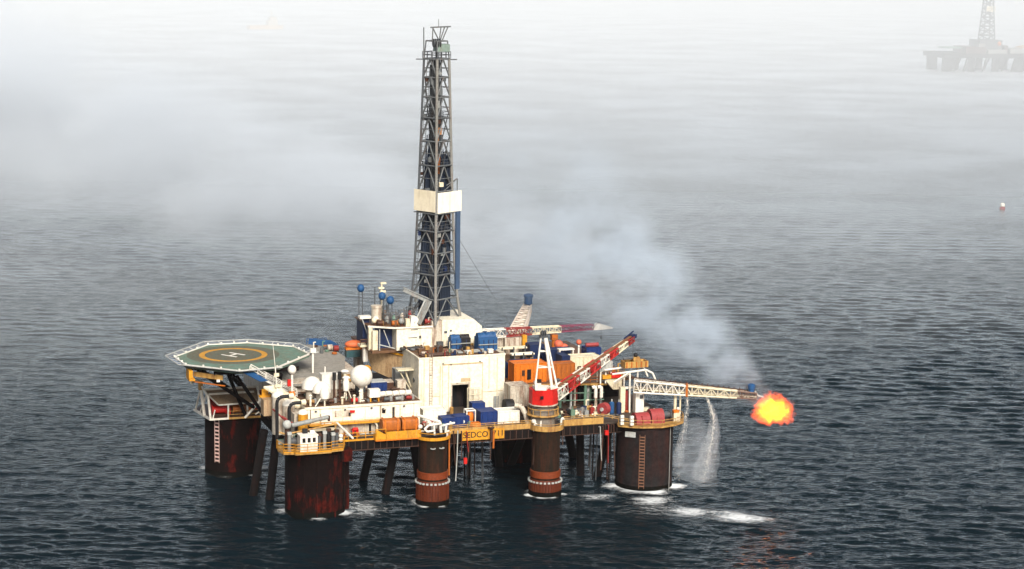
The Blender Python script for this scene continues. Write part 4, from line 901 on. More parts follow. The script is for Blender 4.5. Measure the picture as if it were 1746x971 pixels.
k = MB(); face_panel(k,0,41.7,41.85,.2,1.6,-1.2,1.5); face_panel(k,3,41.7,41.85,.6,.1,-1.2,1.5); k.build('monkey_board', STEEL, t)
k = MB(); q=Vector(C(1,45.3)); k.tube(q+Vector((1.0,.4,0)),q+Vector((1.0,.4,2.0)),.1,n=6); k.tube(q+Vector((1.0,.4,2.0)),q+Vector((-1.2,-.6,1.0)),.09,n=6); k.tube(q+Vector((-1.8,-.8,0)),q+Vector((1.0,.4,2.0)),.07,n=6); k.build('stabbing_gantry', STEEL, t)
MB().cbox((C(0,46.7)[0]+.7,C(0,46.7)[1]-.4,46.7),(.7,.5,.7)).build('flood_lamp', CREAM, t)
# crown
k = MB(); k.prism([C(i,67,.25)[:2] for i in range(4)],66.9,67.15); k.build('crown_platform', STEEL, t)
k = MB(); k.rail([(*C(i,67,.25)[:2],67.15) for i in (0,1,2,3,0)],1.0,.06,1.2); k.beam((*C(3,67,1.3)[:2],66.9),(*C(1,67,1.3)[:2],66.9),.25,.18); k.build('crown_railing', DSTEEL, t)
cb = MB(); cb.box(DU-.3,DV-1.2,68.2,DU+1.9,DV+1.0,69.4); cb.build('crown_block', paint('crown_green',(0.20,0.27,0.24),rust=.4), t)
k = MB()
for i in range(4): k.tube((DU-.9+i*.35,DV-1.0,69.6),(DU-.9+i*.35+.15,DV-1.0,69.6),.7,n=14)
k.build('sheaves', DSTEEL, t)
k = MB()
for i in range(4):
    a=C(i,67); k.tube(a,(DU+(a[0]-DU)*.85,DV+(a[1]-DV)*.85,69.9),.12,n=6)
for i in range(4):
    a,b=C(i,67),C(i+1,67); k.tube((DU+(a[0]-DU)*.85,DV+(a[1]-DV)*.85,69.9),(DU+(b[0]-DU)*.85,DV+(b[1]-DV)*.85,69.9),.12,n=6)
k.build('crown_frame', STEEL, t)
k = MB(); k.beam((DU-1.3,DV-.8,72.1),(DU+2.4,DV+.2,72.2),.22,.22)
for a,b in (((-1.0,-.8,69.9),(-.9,-.7,72)),((.3,-.4,69.9),(-.9,-.7,72)),((.3,-.4,69.9),(.6,-.3,72.1)),((.9,0,69.9),(1.9,.1,72.1)),((.5,-.2,69.9),(1.3,0,72.1))): k.tube((DU+a[0],DV+a[1],a[2]),(DU+b[0],DV+b[1],b[2]),.1,n=6)
k.tube((DU+.3,DV,72.1),(DU+.3,DV,73.4),.05,n=5); k.tube((DU-2.3,DV-.4,67.1),(DU-2.35,DV-.4,72.1),.1,n=6); k.build('gin_pole', STEEL, t)
t3 = thing('travelling_block', 'rusty orange travelling block hanging inside the derrick above the wind wall', 'block', (DU+.2,DV-.6,48))
MB().box(DU-.1,DV-.9,48.2,DU+.5,DV-.3,51.4).build('hook', DORANGE, t3); MB().box(DU-.3,DV-1.0,53.4,DU+.7,DV-.2,55.8).build('block', paint('rust_orange',(0.42,0.20,0.09),rust=.5), t3)
MB().tube((DU+.2,DV-.6,51.4),(DU+.2,DV-.6,69.5),.09,n=5).tube((DU+.5,DV-.6,55.8),(DU+.6,DV-.6,69.5),.06,n=5).build('drill_line', DSTEEL, t3)
# guy wires and flare lines
solo('stay_wire', MB().tube((DU+2.6,DV+1,40),(44,36,20),.035,n=4), DSTEEL, 'thin stay wire running from the derrick down to the far crane', 'wire', (44,36,20))

scatter(bpy.data.objects['drill_floor_house'], 26, 16.5, 25, 22.6, 27, ZF, 9, .9)
# ================================================================== NEAR CRANE
t = thing('pedestal_crane', 'red and white crane on the right middle column with a banded lattice boom', 'crane', (36.9,0,ZD))
MB().lathe((36.9,0.2,ZD-.1),[(1.9,0),(1.9,2.6),(1.75,2.7),(1.75,3.6)],28).build('pedestal', COLBRN if False else paint('pedestal_grey',(0.20,0.17,0.14),rust=.6), t)
q = MB()
for i in range(24):
    a0,a1=2*math.pi*i/24,2*math.pi*(i+1)/24
    q.prism([(36.9+r*math.cos(a),0.2+r*math.sin(a)) for r,a in ((1.92,a0),(2.45,a0),(2.45,a1),(1.92,a1))],12.75,12.9)
q.torus((36.9,0.2,13.9),2.4,.08,28,5); q.torus((36.9,0.2,12.83),2.47,.13,28,5)
for i in range(12): a=2*math.pi*i/12; q.tube((36.9+2.4*math.cos(a),.2+2.4*math.sin(a),12.9),(36.9+2.4*math.cos(a),.2+2.4*math.sin(a),13.9),.06,n=5)
q.build('catwalk', OCHRE, t)
cb = MB(); oc=[(2.3*math.cos(a),2.15*math.sin(a)) for a in [R(x) for x in (-158,-112,-68,-22,22,68,112,158)]]
cb.prism([(36.9+u,.2+v) for u,v in oc],14.6,17.0); cab = cb.build('machinery_cab', RED, t)
k = MB().cbox((35.9,-1.86,15.9),(.5,.12,.5)); k.build('dark_port', DARK, cab)
MB().lathe((36.9,.2,14.45),[(2.35,0),(2.35,.14)],24).build('slew_ring', DIRTYW, t)
tp = MB(); tp.prism([(35.0,-1.2),(36.6,-1.8),(37.6,-.3),(35.2,.6)],17.01,17.5); tp.prism([(37.5,-1.5),(39.0,-.6),(38.9,.6),(37.5,-.1)],17.01,17.35); tp.prism([(35.0,-1.1),(35.9,-1.5),(36.3,-.3),(35.3,0)],17.51,17.9)
tp.build('white_sheet', CLEAN, t)
apx = (36.9,.8,25.4)
for (u,v,r) in ((35.2,-.5,.14),(38.9,-.6,.16),(36.0,1.7,.12),(38.0,-.7,.24)):
    MB().tube((u,v,17.0),(apx[0]+(u-36.9)*.22,apx[1]+(v-.2)*.15,25.3),r,n=8).build('mast_leg', CLEAN, t)
k = MB()
for f in (.4,.7):
    pt=[(u+(apx[0]+(u-36.9)*.22-u)*f, v+(apx[1]+(v-.2)*.15-v)*f, 17+8.3*f) for u,v in ((35.2,-.5),(38.9,-.6),(36.0,1.7))]
    for i in range(3): k.tube(pt[i],pt[(i+1)%3],.09,n=6)
k.build('mast_ties', CLEAN, t)
k = MB()
for i in range(3): k.tube((36.5+i*.3,.6,25.6),(36.62+i*.3,.6,25.6),.5,n=12)
k.box(36.3,.3,25.0,37.5,1.1,25.4); k.build('mast_sheaves', DSTEEL, t)
bp,bq=(38.6,-.2,15.9),(57.6,14.0,21.2)
BRED = paint('boom_red',(0.42,0.022,0.018),rust=.6,rustcol=(0.14,0.03,0.015))
BWH = paint('boom_white',(0.68,0.64,0.56),rust=.5)
seg=[(0,.12,BWH),(.12,.27,BRED),(.27,.40,BWH),(.40,.54,BRED),(.54,.66,BWH),(.66,.78,BRED),(.78,.91,CREAM),(.91,1.0,DRED)]
for a,b,m in seg:
    MB().lattice(bp,bq,1.5,1.7,.9,.7,3,.13,.0+a,b,rd=.07).build('boom_section', m, t)
k = MB().beam(Vector(bp)+Vector((0,0,.95)),Vector(bq)+Vector((0,0,.55)),.5,.12); k.build('boom_walkway', paint('walkway_brown',(0.22,0.09,0.035),rust=.6), t)
for a in (.2,.47,.72):
    c = Vector(bp).lerp(Vector(bq),a); k = MB().beam(c-(Vector(bq)-Vector(bp)).normalized()*.9,c+(Vector(bq)-Vector(bp)).normalized()*.9,.85,.9); k.build('boom_plate', BRED, t)
k = MB().cbox((57.7,14.1,21.6),(1.2,1.0,.6),yaw=R(36)); k.tube((55.6,12.6,21.6),(57.9,14.2,22.4),.12,n=6); k.build('boom_head', NAVY, t)
MB().tube((57.9,14.2,21.0),(57.9,14.2,17.0),.05,n=5).build('hoist_line', DSTEEL, t)
MB().cbox((57.9,14.2,16.8),(.5,.5,.7)).build('hook_block', BLACK, t)
k = MB().tube((36.9,.8,25.5),(57.3,13.8,21.7),.03,n=4).tube((36.7,.8,25.5),(50,8.5,19.8),.03,n=4); k.build('pendant_lines', DSTEEL, t)

# ================================================================== FAR CRANE
t = thing('pedestal_crane', 'far crane with a level purple red lattice boom ending in a white tip', 'crane', (44.2,36,ZD))
MB().tube((44.2,36,ZD),(44.2,36,16.4),1.2,n=18).build('pedestal', DIRTYW, t)
MB().box(42.6,35.0,16.4,45.6,37.2,18.0).build('machinery_cab', DIRTYW, t)
k = MB().box(45.7,34.6,16.3,46.5,35.6,18.4); k.build('operator_cab', YELLOW, t)
PURP = paint('faded_purple_red',(0.20,0.045,0.085),rust=.3,rustcol=(.12,.05,.07))
cp_,cq_=(37.4,36,18.75),(59.3,36,19.05)
for a,b,m,n in ((0,.25,LGREY if False else CLEAN,5),(.25,.47,DRED,5),(.47,.72,CREAM,5),(.72,1.0,PURP,6)):
    MB().lattice(cp_,cq_,1.3,1.5,1.0,.8,n,.10,a,b,rd=.055).build('boom_section', m, t)
MB().add([(59.2,35.5,18.5),(60.6,35.5,18.5),(63.0,35.7,18.55),(63.0,35.7,18.8),(60.4,35.5,19.6),(59.9,35.5,19.6),(59.2,36.5,18.5),(60.6,36.5,18.5),(63.0,36.3,18.55),(63.0,36.3,18.8),(60.4,36.5,19.6),(59.9,36.5,19.6)],[tuple(range(6)),tuple(range(11,5,-1))]+[(i,6+i,6+(i+1)%6,(i+1)%6) for i in range(6)]).build('boom_head', CLEAN, t)
MB().beam((60.2,36,19.75),(62.2,36,19.5),.4,.15).build('sheave_guard', DSTEEL, t)
MB().tube((61,36,18.5),(61,36,17.0),.05,n=5).cbox((61,36,17.0),(.25,.25,.5)).build('hoist_line', DSTEEL, t)
MB().tube((51.8,35.5,ZD),(51.8,35.5,17.6),.35,n=10).box(51.3,35,17.2,52.4,36,18.2).build('boom_rest', DORANGE, t)

# ================================================================== FLARE BOOMS
t = thing('flare_boom', 'long white lattice flare boom reaching out over the sea to the flame', 'flare boom', (54.3,4,15.5))
fp,fq=(54.0,4.1,15.55),(72.2,-3.5,14.45)
RB = paint('scorched_steel',(0.16,0.10,0.08),rust=.7)
for a,b,m,n in ((0,.42,CLEAN,8),(.42,.84,CREAM,8),(.84,1.0,RB,4)):
    MB().lattice(fp,fq,2.0,1.9,1.0,.95,n,.15,a,b,rd=.085).build('boom_section', m, t)
k = MB()
for dz in (.7,-.55):
    for dv in (-.45,.35): k.tube((fp[0],fp[1]+dv,fp[2]+dz*1.0),(fq[0],fq[1]+dv*.6,fq[2]+dz*.55),.15,n=7)
k.build('flare_pipes', CREAM, t)
k = MB().beam(Vector(fp)+Vector((0,0,-.2)),Vector(fq)+Vector((0,0,-.1)),1.2,.1); k.build('boom_floor', DIRTYW, t)
k = MB().beam(Vector(fp)+Vector((0,.9,1.15)),Vector(fq)+Vector((0,.5,.6)),.14,.14)
for i in range(16):
    c=Vector(fp).lerp(Vector(fq),.22+.7*i/16)+Vector((0,.7,1.1-.5*i/16)); k.tube(c,c+Vector((0,0,.28)),.09,n=5)
k.build('spray_line', BROWN, t)
for f in (.43,): c=Vector(fp).lerp(Vector(fq),f); MB().cbox(c,(.35,1.9,1.9),yaw=R(-23)).build('spray_frame', DORANGE, t)
k = MB().lathe((71.4,-3.2,14.9),[(.3,0),(.5,.2),(.5,.7),(.62,.75),(.62,1.3),(.3,1.5)],14); k.build('burner_platform', BLUE2, t)
k = MB().tube((72.0,-3.4,14.6),(73.3,-3.9,14.2),.14,n=8).tube((71.9,-3.5,15.2),(72.6,-3.7,14.2),.12,n=7); k.build('burner_head', LGREY, t)
k = MB().tube((60.2,1.6,14.1),(60.2,1.6,ZD),.25,n=8).tube((61.0,1.4,14.1),(61.0,1.4,ZD),.14,n=8); k.build('boom_prop', CREAM, t)
t = thing('portal_frame', 'white bent tube portal frame standing over the root of the flare boom', 'frame', (53.5,5,ZD))
k = MB()
for v in (4.6,8.0): k.path([(50.3,v,17.5),(56.2,v,17.9),(57.4,v,17.3),(58.0,v,16.0)],.16,8)
for u,v in ((53.4,4.6),(56.2,8.0),(53.8,8)): k.tube((u,v,17.7),(u+.1,v,ZD+.01),.15,n=8)
k.tube((50.6,4.6,16.2),(53.4,4.6,17.7),.12,n=6); k.tube((51.3,6,15.6),(53.4,4.6,17.5),.1,n=6); k.build('tubes', CLEAN, t)
MB().box(51.9,4.7,ZD+.01,52.75,5.4,15.2).build('pillar', CREAM, t)
MB().box(52.76,4.8,14.9,54.6,5.3,15.2).build('lintel', CLEAN, t)
t = thing('boom_control_cabin', 'narrow white control cabin with a dark window under the flare boom root', 'cabin', (55.1,4.6,ZD))
MB().box(54.3,4.0,ZD,55.75,5.2,14.55).build('wall', CLEAN, t); MB().box(55.0,3.95,13.3,55.6,4.02,13.95).build('window', DSTEEL, t); MB().box(54.2,3.9,14.55,55.85,5.3,14.66).build('roof', CLEAN, t)
t = thing('flare_boom', 'second pale flare boom rising away from the rig behind the red lattice boom', 'flare boom', (44.5,37,ZD))
MB().lattice((45.6,38,17.6),(54.6,57,19.0),2.6,1.9,1.4,1.2,12,.16,rd=.1).build('boom_truss', paint('pale_pinkish_white',(0.66,0.56,0.48),rust=.3), t)
MB().beam((45.6,38,17.3),(54.6,57,18.8),.8,.1).build('boom_floor', CREAM, t)
MB().lathe((54.6,56.6,19.6),[(.5,0),(.75,.2),(.75,1.4),(.9,1.45),(.9,1.9),(.3,2.1)],14).build('burner_platform', BLUE2, t)
MB().box(44.4,37,ZD,47,39,16.6).build('boom_post', DIRTYW, t)

# ================================================================== PIPE DECK
ZQ = 15.1
t = thing('pipe_deck', 'raised pipe deck with an ochre edge carrying cabins and containers', 'platform', (46,24,ZD))
MB().prism([(35.6,12.4),(51.5,9.5),(57.5,12.5),(57.5,44),(35.6,44)],ZQ-.4,ZQ).build('deck', RUSTY, t)
k = MB(); k.beam((35.2,12.9,ZQ-.1),(38.6,11.7,ZQ-.35),.2,.5); k.beam((38.6,11.7,ZQ-.35),(43,11.0,ZQ-.35),.2,.5); k.beam((45.5,10.6,ZQ-.3),(51.5,9.4,ZQ-.3),.2,.3); k.build('edge_beam', OCHRE, t)
k = MB().rail([(44.5,10.8,ZQ),(51.5,9.5,ZQ)],.9,.07,1.4); k.build('railing', DORANGE, t)
for i,(u,v,m) in enumerate([(43.8,10.9,GREEN),(45.6,10.6,LGREY),(47.9,10.1,GREEN),(46.6,11.5,DIRTYW),(49.7,9.9,DIRTYW),(44.6,12,BROWN),(48.8,11.2,LGREY),(50.8,10.5,GREY)]):
    MB().tube((u,v,ZD),(u,v,ZQ-.41),.2 if i%2 else .26,n=8).build('deck_post', m, t)
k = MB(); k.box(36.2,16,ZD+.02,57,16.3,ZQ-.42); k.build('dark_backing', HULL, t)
k = MB()
for z in (12.2,13.4): k.tube((43.5,10.7,z),(51,9.6,z),.1,n=6)
k.build('green_pipes', GREEN, t)
random.seed(9)
ud = [('dark red vessel',DRED,46.9,12.4),('black vessel',BLACK,48.0,12.8),('grey vessel',GREY,45.0,12.6),('cream vessel',CREAM,43.4,12.4),('dull green vessel',GREEN,49.3,12.2),('brown vessel',BROWN,50.7,11.9)]
for l,m,u,v in ud:
    tt = thing('process_vessel', l+' standing in the shade under the ochre edged pipe deck', 'vessel', (u,v,ZD), 'vessels under the pipe deck')
    MB().lathe((u,v,ZD+.3),[(.2,0),(.5,.25),(.5,2.4),(.2,2.8)],14).build('shell', m, tt); MB().box(u-.5,v-.5,ZD+.01,u+.5,v+.5,ZD+.3).build('skirt', BROWN, tt)
for i,(u,v,r,m,l) in enumerate([(43.2,6.5,.5,BROWN,'brown pump on the near deck right of the red crane'),(45.2,6.2,.55,DSTEEL,'dark pump on the near deck between two green posts'),(44.0,4.0,.5,CREAM,'cream pump close to the ochre edge rail right of the red crane')]):
    pump(u,v,ZD,m,l,1.2)
t = thing('hose_reel', 'round dull red hose reel behind the rail left of the right column', 'reel', (48.3,3,ZD))
MB().tube((47.9,2.6,12.3),(48.7,3.2,12.3),1.0,n=22).build('coil', PINK, t); MB().tube((47.7,2.45,12.3),(48.9,3.35,12.3),.3,n=12).build('hub', LGREY, t); MB().box(47.9,2.6,ZD+.01,48.7,3.4,11.5).build('stand', BROWN, t)
for (u,v,m,l) in [(50.2,4.2,BLUE2,'blue pressure bottle left of the white portal pillar'),(51.2,3.6,NAVY,'dark blue pressure bottle at the foot of the white portal pillar'),(53.4,5.6,DRED,'dark red pressure bottle between the portal pillar and the cabin')]:
    tt = thing('pressure_bottle', l, 'bottle', (u,v,ZD), 'pressure bottles'); MB().lathe((u,v,ZD),[(.2,0),(.42,.2),(.42,1.9 if m!=DRED else 3.2),(.2,2.1 if m!=DRED else 3.5)],12).build('shell', m, tt); MB().tube((u,v,ZD+2),(u,v,ZD+2.5 if m!=DRED else ZD+3.8),.1,n=6).build('valve', LGREY, tt)
# right column's platform
for (u,v,w,hh,l) in [(52.6,-2.2,2.4,1.7,'left faded red winch cover on the right column platform'),(55.2,-2.0,2.2,2.1,'taller right faded red winch cover on the right column platform')]:
    tt = thing('winch_cover', l, 'winch cover', (u,v,10.86), 'faded red winch covers')
    b=MB(); n_=12; pts=[(v+1.3*math.cos(math.pi*i/n_), 10.9+hh*(.25+.75*math.sin(math.pi*i/n_)) if 0<i<n_ else 10.87) for i in range(n_+1)]
    N_=len(pts); b.add([(u-w/2,p_,z_) for p_,z_ in pts]+[(u+w/2,p_,z_) for p_,z_ in pts],[tuple(range(N_)),tuple(range(2*N_-1,N_-1,-1))]+[(i,N_+i,N_+(i+1)%N_,(i+1)%N_) for i in range(N_)])
    b.build('cover', PINK, tt); MB().tube((u-.2,v-1.0,12.3),(u-.2,v-1.4,11.2),.12,n=6).build('strap', DRED, tt)
winch((57.2,-1.8,10.86), DSTEEL, 'dark anchor winch right of the faded red winch covers',.6,1.0)
t = thing('corner_lamp', 'cream and orange lamp housing on the outer corner of the right column platform', 'lamp post', (58.6,-2.4,10.86))
MB().box(58.1,-2.8,10.86,59.2,-2.0,12.3).build('housing', CREAM, t); MB().cbox((58.5,-2.5,12.5),(.9,.7,.4)).build('top', ORANGE, t); MB().sphere((58.9,-2.5,12.9),.25,10,6).build('lamp', CLEAN, t)
for i,u in enumerate((48.95,50.25)):
    tt = thing('roller_fairlead', ['left white roller fairlead of the pair on the right platform rail','right white roller fairlead of the pair on the right platform rail'][i], 'fairlead', (u,-4.15+.2*(1-i)*5,11), 'white roller fairleads')
    v=-3.2-.9*i
    for z in (11.3,11.85,12.4): MB().cbox((u,v,z),(.55,.45,.4)).build('roller', CLEAN, tt)
t = thing('yellow_skip', 'ochre open topped skip on top of the white portal frame', 'skip', (55.2,7,17.95))
k = MB(); k.box(53.2,6.2,18.05,57.3,6.35,19.0); k.box(53.2,7.9,18.05,57.3,8.05,19.0); k.box(53.2,6.35,18.05,53.35,7.9,19.0); k.box(57.15,6.35,18.05,57.3,7.9,19.0); k.box(53.2,6.2,17.97,57.3,8.05,18.05)
k.build('sides', OCHRE, t); k=MB()
for i in range(5): k.box(53.4+i*.85,6.13,18.0,53.6+i*.85,6.2,18.95)
k.build('ribs', DORANGE, t)
tt = thing('black_hoist', 'small dark hoist on an ochre mount above the ochre skip', 'hoist', (55.4,7,19)); MB().box(54.9,6.7,18.95,56.0,7.5,19.6).build('mount', OCHRE, tt); MB().sphere((55.4,7.1,19.9),.38,10,6).build('drum', BLACK, tt); MB().tube((53.2,7,19.4),(54.9,7,19.5),.2,n=7).build('arm', DSTEEL, tt)
gc = container('grey_cabin', 'pale grey cabin on short legs under the middle of the red and white boom', 'cabin', 49.8,8.6,17.1,52.0,10.4,18.8, LGREY)
for u in (50,50.9,51.8):
    for v in (8.8,10.2): MB().tube((u,v,ZQ),(u,v,17.1),.13,n=7).build('leg', CLEAN, gc)
k=MB().box(51.7,8.2,16.0,53.4,9.2,16.8); solo('red_toolbox', k, RED, 'bright red toolbox below the grey cabin at the pipe deck corner', 'box', (52.5,8.7,16))
k=MB().add([(50.6,8.6,15.9),(53.8,8.6,15.9),(53.8,8.6,14.0),(52.2,8.6,14.0),(50.6,9.2,15.9),(53.8,9.2,15.9),(53.8,9.2,14.0),(52.2,9.2,14.0)],[(0,3,2,1),(4,5,6,7),(0,1,5,4),(1,2,6,5),(2,3,7,6),(3,0,4,7)])
solo('chute_plate', k, CREAM, 'cream plate tapering down to the left beside the white portal pillar', 'plate', (52.2,8.9,14))
k=MB().box(50.2,8.3,15.92,54.2,9.1,16.5); solo('yellow_beam_box', k, YELLOW, 'yellow box girder along the pipe deck corner above the cream plate', 'girder', (52.2,8.7,15.9))
for i,(u,l) in enumerate(((48.9,'left white swan neck vent under the pipe deck edge'),(49.9,'right white swan neck vent under the pipe deck edge'))):
    tt=thing('swan_neck_vent', l, 'vent', (u,8.4,12.9), 'white swan neck vents'); MB().path([(u-.5,8.4,14.6),(u,8.4,14.7),(u+.15,8.4,14.3),(u+.15,8.4,12.9)],.28,9).build('pipe', CLEAN, tt)
# cabins and containers on the pipe deck
t = container('orange_cabin', 'bright orange cabin with small dark windows facing the near side, right of the white house', 'cabin', 36.4,12.6,ZQ,42.0,15.6,18.3, ORANGE)
k=MB().box(38.6,12.55,15.6,39.3,12.61,17.3); k.build('door', DARK, t); k=MB().box(37.7,12.5,16.3,38.2,12.6,17.2); k.build('window', BROWN, t)
container('orange_basket', 'orange container behind the white mast legs of the near crane', 'container', 42.2,13.6,ZQ,47.4,15.8,17.7, DORANGE)
container('pipe_deck_container', 'navy container squeezed between the white house and the orange cabin', 'container', 35.0,17,ZD+.01,37.0,20,17.6, NAVY, 'navy containers')
container('pipe_deck_container', 'navy container lying behind the roof of the orange cabin', 'container', 38.4,19,ZQ,43.4,21.4,17.2, NAVY, 'navy containers')
container('pipe_deck_container', 'tall navy container against the left end of the big white container', 'container', 46.4,17.2,ZQ,47.9,20.2,18.2, NAVY, 'navy containers')
container('pipe_deck_container', 'big dirty white container right of the crane mast under the boom', 'container', 48.1,20,ZQ,54.4,22.6,17.3, DIRTYW if False else CREAM, 'white containers')
container('pipe_deck_container', 'long navy container behind the big white container', 'container', 47.2,26.5,ZQ,52.0,28.8,17.3, NAVY, 'navy containers')
container('pipe_deck_container', 'small blue container with red bundles on top at the far right', 'container', 54.3,26,ZQ,57.0,28.5,17.4, BLUE, 'blue containers')
solo('red_bundle', MB().tube((54.5,27,17.75),(56.8,27,17.75),.35,n=8), PINK, 'faded red roll lying on the small blue container', 'roll', (55.6,27,17.4))
t = thing('red_buoy', 'coral red lumpy buoy lying behind the white container', 'buoy', (51.6,31,ZQ))
MB().sphere((51.0,31,17.3),.8,14,8).sphere((52.0,30.8,16.6),.8,14,8).build('float', paint('coral',(0.62,0.13,0.07),rust=.3), t); MB().box(50.4,30.4,ZQ,52.6,31.4,16.0).build('cradle', NAVY, t)
t = thing('red_lamp', 'coral red lamp ball on a white post behind the white container', 'lamp', (53.4,27.5,ZQ))
MB().sphere((53.4,27.5,18.2),.48,12,8).build('ball', MATS['coral'], t); MB().tube((53.4,27.5,ZQ),(53.4,27.5,17.8),.16,n=7).build('post', CLEAN, t)
solo('flat_rack', MB().box(48.6,24.3,17.6,51.4,25.4,17.8).box(48.7,24.4,ZQ,48.9,25.3,17.6).box(51.1,24.4,ZQ,51.3,25.3,17.6), CLEAN, 'white flat rack on legs between the crane mast and the coral buoy', 'rack', (50,24.8,ZQ))
for i,(u0,u1,v,z,m,l) in enumerate([(40.0,45.0,31.0,17.1,CREAM,'longest cream pipe rack at the back, just under the red lattice boom'),(41.2,45.3,28.0,16.6,WHITE,'white pipe rack one step nearer than the longest cream rack'),(40.0,43.8,25.0,16.0,DIRTYW,'stained pipe rack nearest the orange cabin')]):
    tt=thing('pipe_rack', l, 'rack', ((u0+u1)/2,v,ZQ), 'pipe racks'); k=MB()
    for j in range(4): k.tube((u0,v-.5+j*.35,z),(u1,v-.5+j*.35,z),.17,n=7)
    k.build('pipes', m, tt); k=MB()
    for u in (u0+.4,(u0+u1)/2,u1-.4): k.box(u-.1,v-.8,ZQ,u+.1,v+.8,z-.15); k.box(u-.1,v-.9,z-.15,u+.1,v-.75,z+.3)
    k.build('rack_posts', DSTEEL, tt)
container('far_cabin', 'small dark teal cabin behind the crane mast at the back of the pipe deck', 'cabin', 45.6,30.5,ZQ,48.2,33,17.5, NAVY)
container('white_cabin', 'pale pinkish white cabin under the far crane boom', 'cabin', 40.6,36.2,ZQ,42.9,38.5,18.0, DIRTYW)
container('mud_module', 'white stained cabin on the main deck between the white house and the red crane', 'cabin', 33.8,7.0,ZD+1.6,37.0,10.2,16.0, DIRTYW)
k=MB().box(33.9,7.1,ZD+.01,36.9,10,12.55); solo('module_base', k, BROWN, 'brown plinth under the stained white cabin behind the red crane', 'plinth', (35.4,8.5,ZD))
# clutter by the substructure and on the grey roof
t=thing('rescue_boat', 'orange rescue boat on a teal cradle beside the tan sloping plate', 'boat', (14.4,31,17.05))
b=MB(); b.sphere((14.4,31,19.2),1.0,16,8,.7); 
for i_,p_ in enumerate(b.v): b.v[i_]=(14.4+(p_[0]-14.4)*1.6,p_[1],p_[2])
b.build('hull', paint('faded_orange_red',(0.62,0.14,0.05),rust=.4), t); MB().box(13.0,30.5,17.06,15.4,31.8,18.5).build('cradle', paint('teal',(0.03,0.08,0.09)), t); MB().box(12.9,30.4,18.35,15.8,31.6,18.75).build('gunwale', ORANGE, t)
for i,(u,v,m,l) in enumerate([(12.6,36,DRED,'dark red drum at the right end of the grey roof'),(11.8,37,DIRTYW,'white and pink drum left of the dark red drum on the grey roof')]):
    tt=thing('roof_drum', l, 'drum', (u,v,17.05), 'drums on the grey roof'); MB().tube((u-.4,v,17.6),(u+.4,v,17.6),.5,n=14).build('shell', m, tt); MB().box(u-.4,v-.4,17.05,u+.4,v+.4,17.2).build('chock', BLACK, tt)
solo('canvas_roll', MB().tube((15.8,29.5,16.5),(16.2,29.8,19.3),.35,n=10), DIRTYW, 'upright pale canvas roll leaning between the orange boat and the tan plate', 'roll', (16,29.6,16.5))
t=thing('sack_stand', 'pair of bulging yellow sacks on a stand at the foot of the tan sloping plate', 'sacks', (14.2,24.5,ZD))
for du,r_ in ((-.7,.75),(.7,.85)): MB().sphere((14.1+du,24.5,16.25),r_,14,8,.8).build('sack', YELLOW, t); MB().box(12.5,24,ZD+.01,15.6,25.2,16.19).build('stand', RUSTY, t)
for i,(u,v,z,m,l) in enumerate([(13.6,14.5,15.0,GREEN,'greenish crate behind the blue container at the deckhouse back'),(15.8,15.5,15.0,RUSTY,'rusty crate at the foot of the tan plate nearest the white house'),(17.0,12.0,ZR,DIRTYW,'pale crate at the deckhouse roof back right corner'),(14.8,11.5,ZR,BROWN,'brown crate behind the life raft canisters'),(10.0,10.8,ZR,DSTEEL,'dark crate behind the radar dome'),(9.0,15.2,16.62,OCHRE,'ochre crate on the lower grey roof behind the mushroom vents')]):
    tt=thing('deck_crate', l, 'crate', (u,v,z)); MB().box(u-.7,v-.6,z,u+.7,v+.6,z+1.2).build('body', m, tt); MB().box(u-.75,v-.65,z+1.2,u+.75,v+.65,z+1.3).build('lid', DIRTYW if i%2 else m, tt)
    if z==15.0: MB().box(u-.7,v-.6,ZD+.01,u+.7,v+.6,14.99).build('stand', BROWN, tt)

scatter(bpy.data.objects['pipe_deck'], 44, 36.5, 56.5, 12.5, 34, ZQ, 10, 1.2)
scatter(bpy.data.objects['pipe_deck'], 10, 38, 50, 11.2, 12.4, ZQ, 12, .9)
scatter(fh, 10, 8.5, 12.4, 33, 42, 17.05, 13, .9)
scatter(hull, 10, 51, 59, -3.6, 1.5, 10.86, 14, .8)
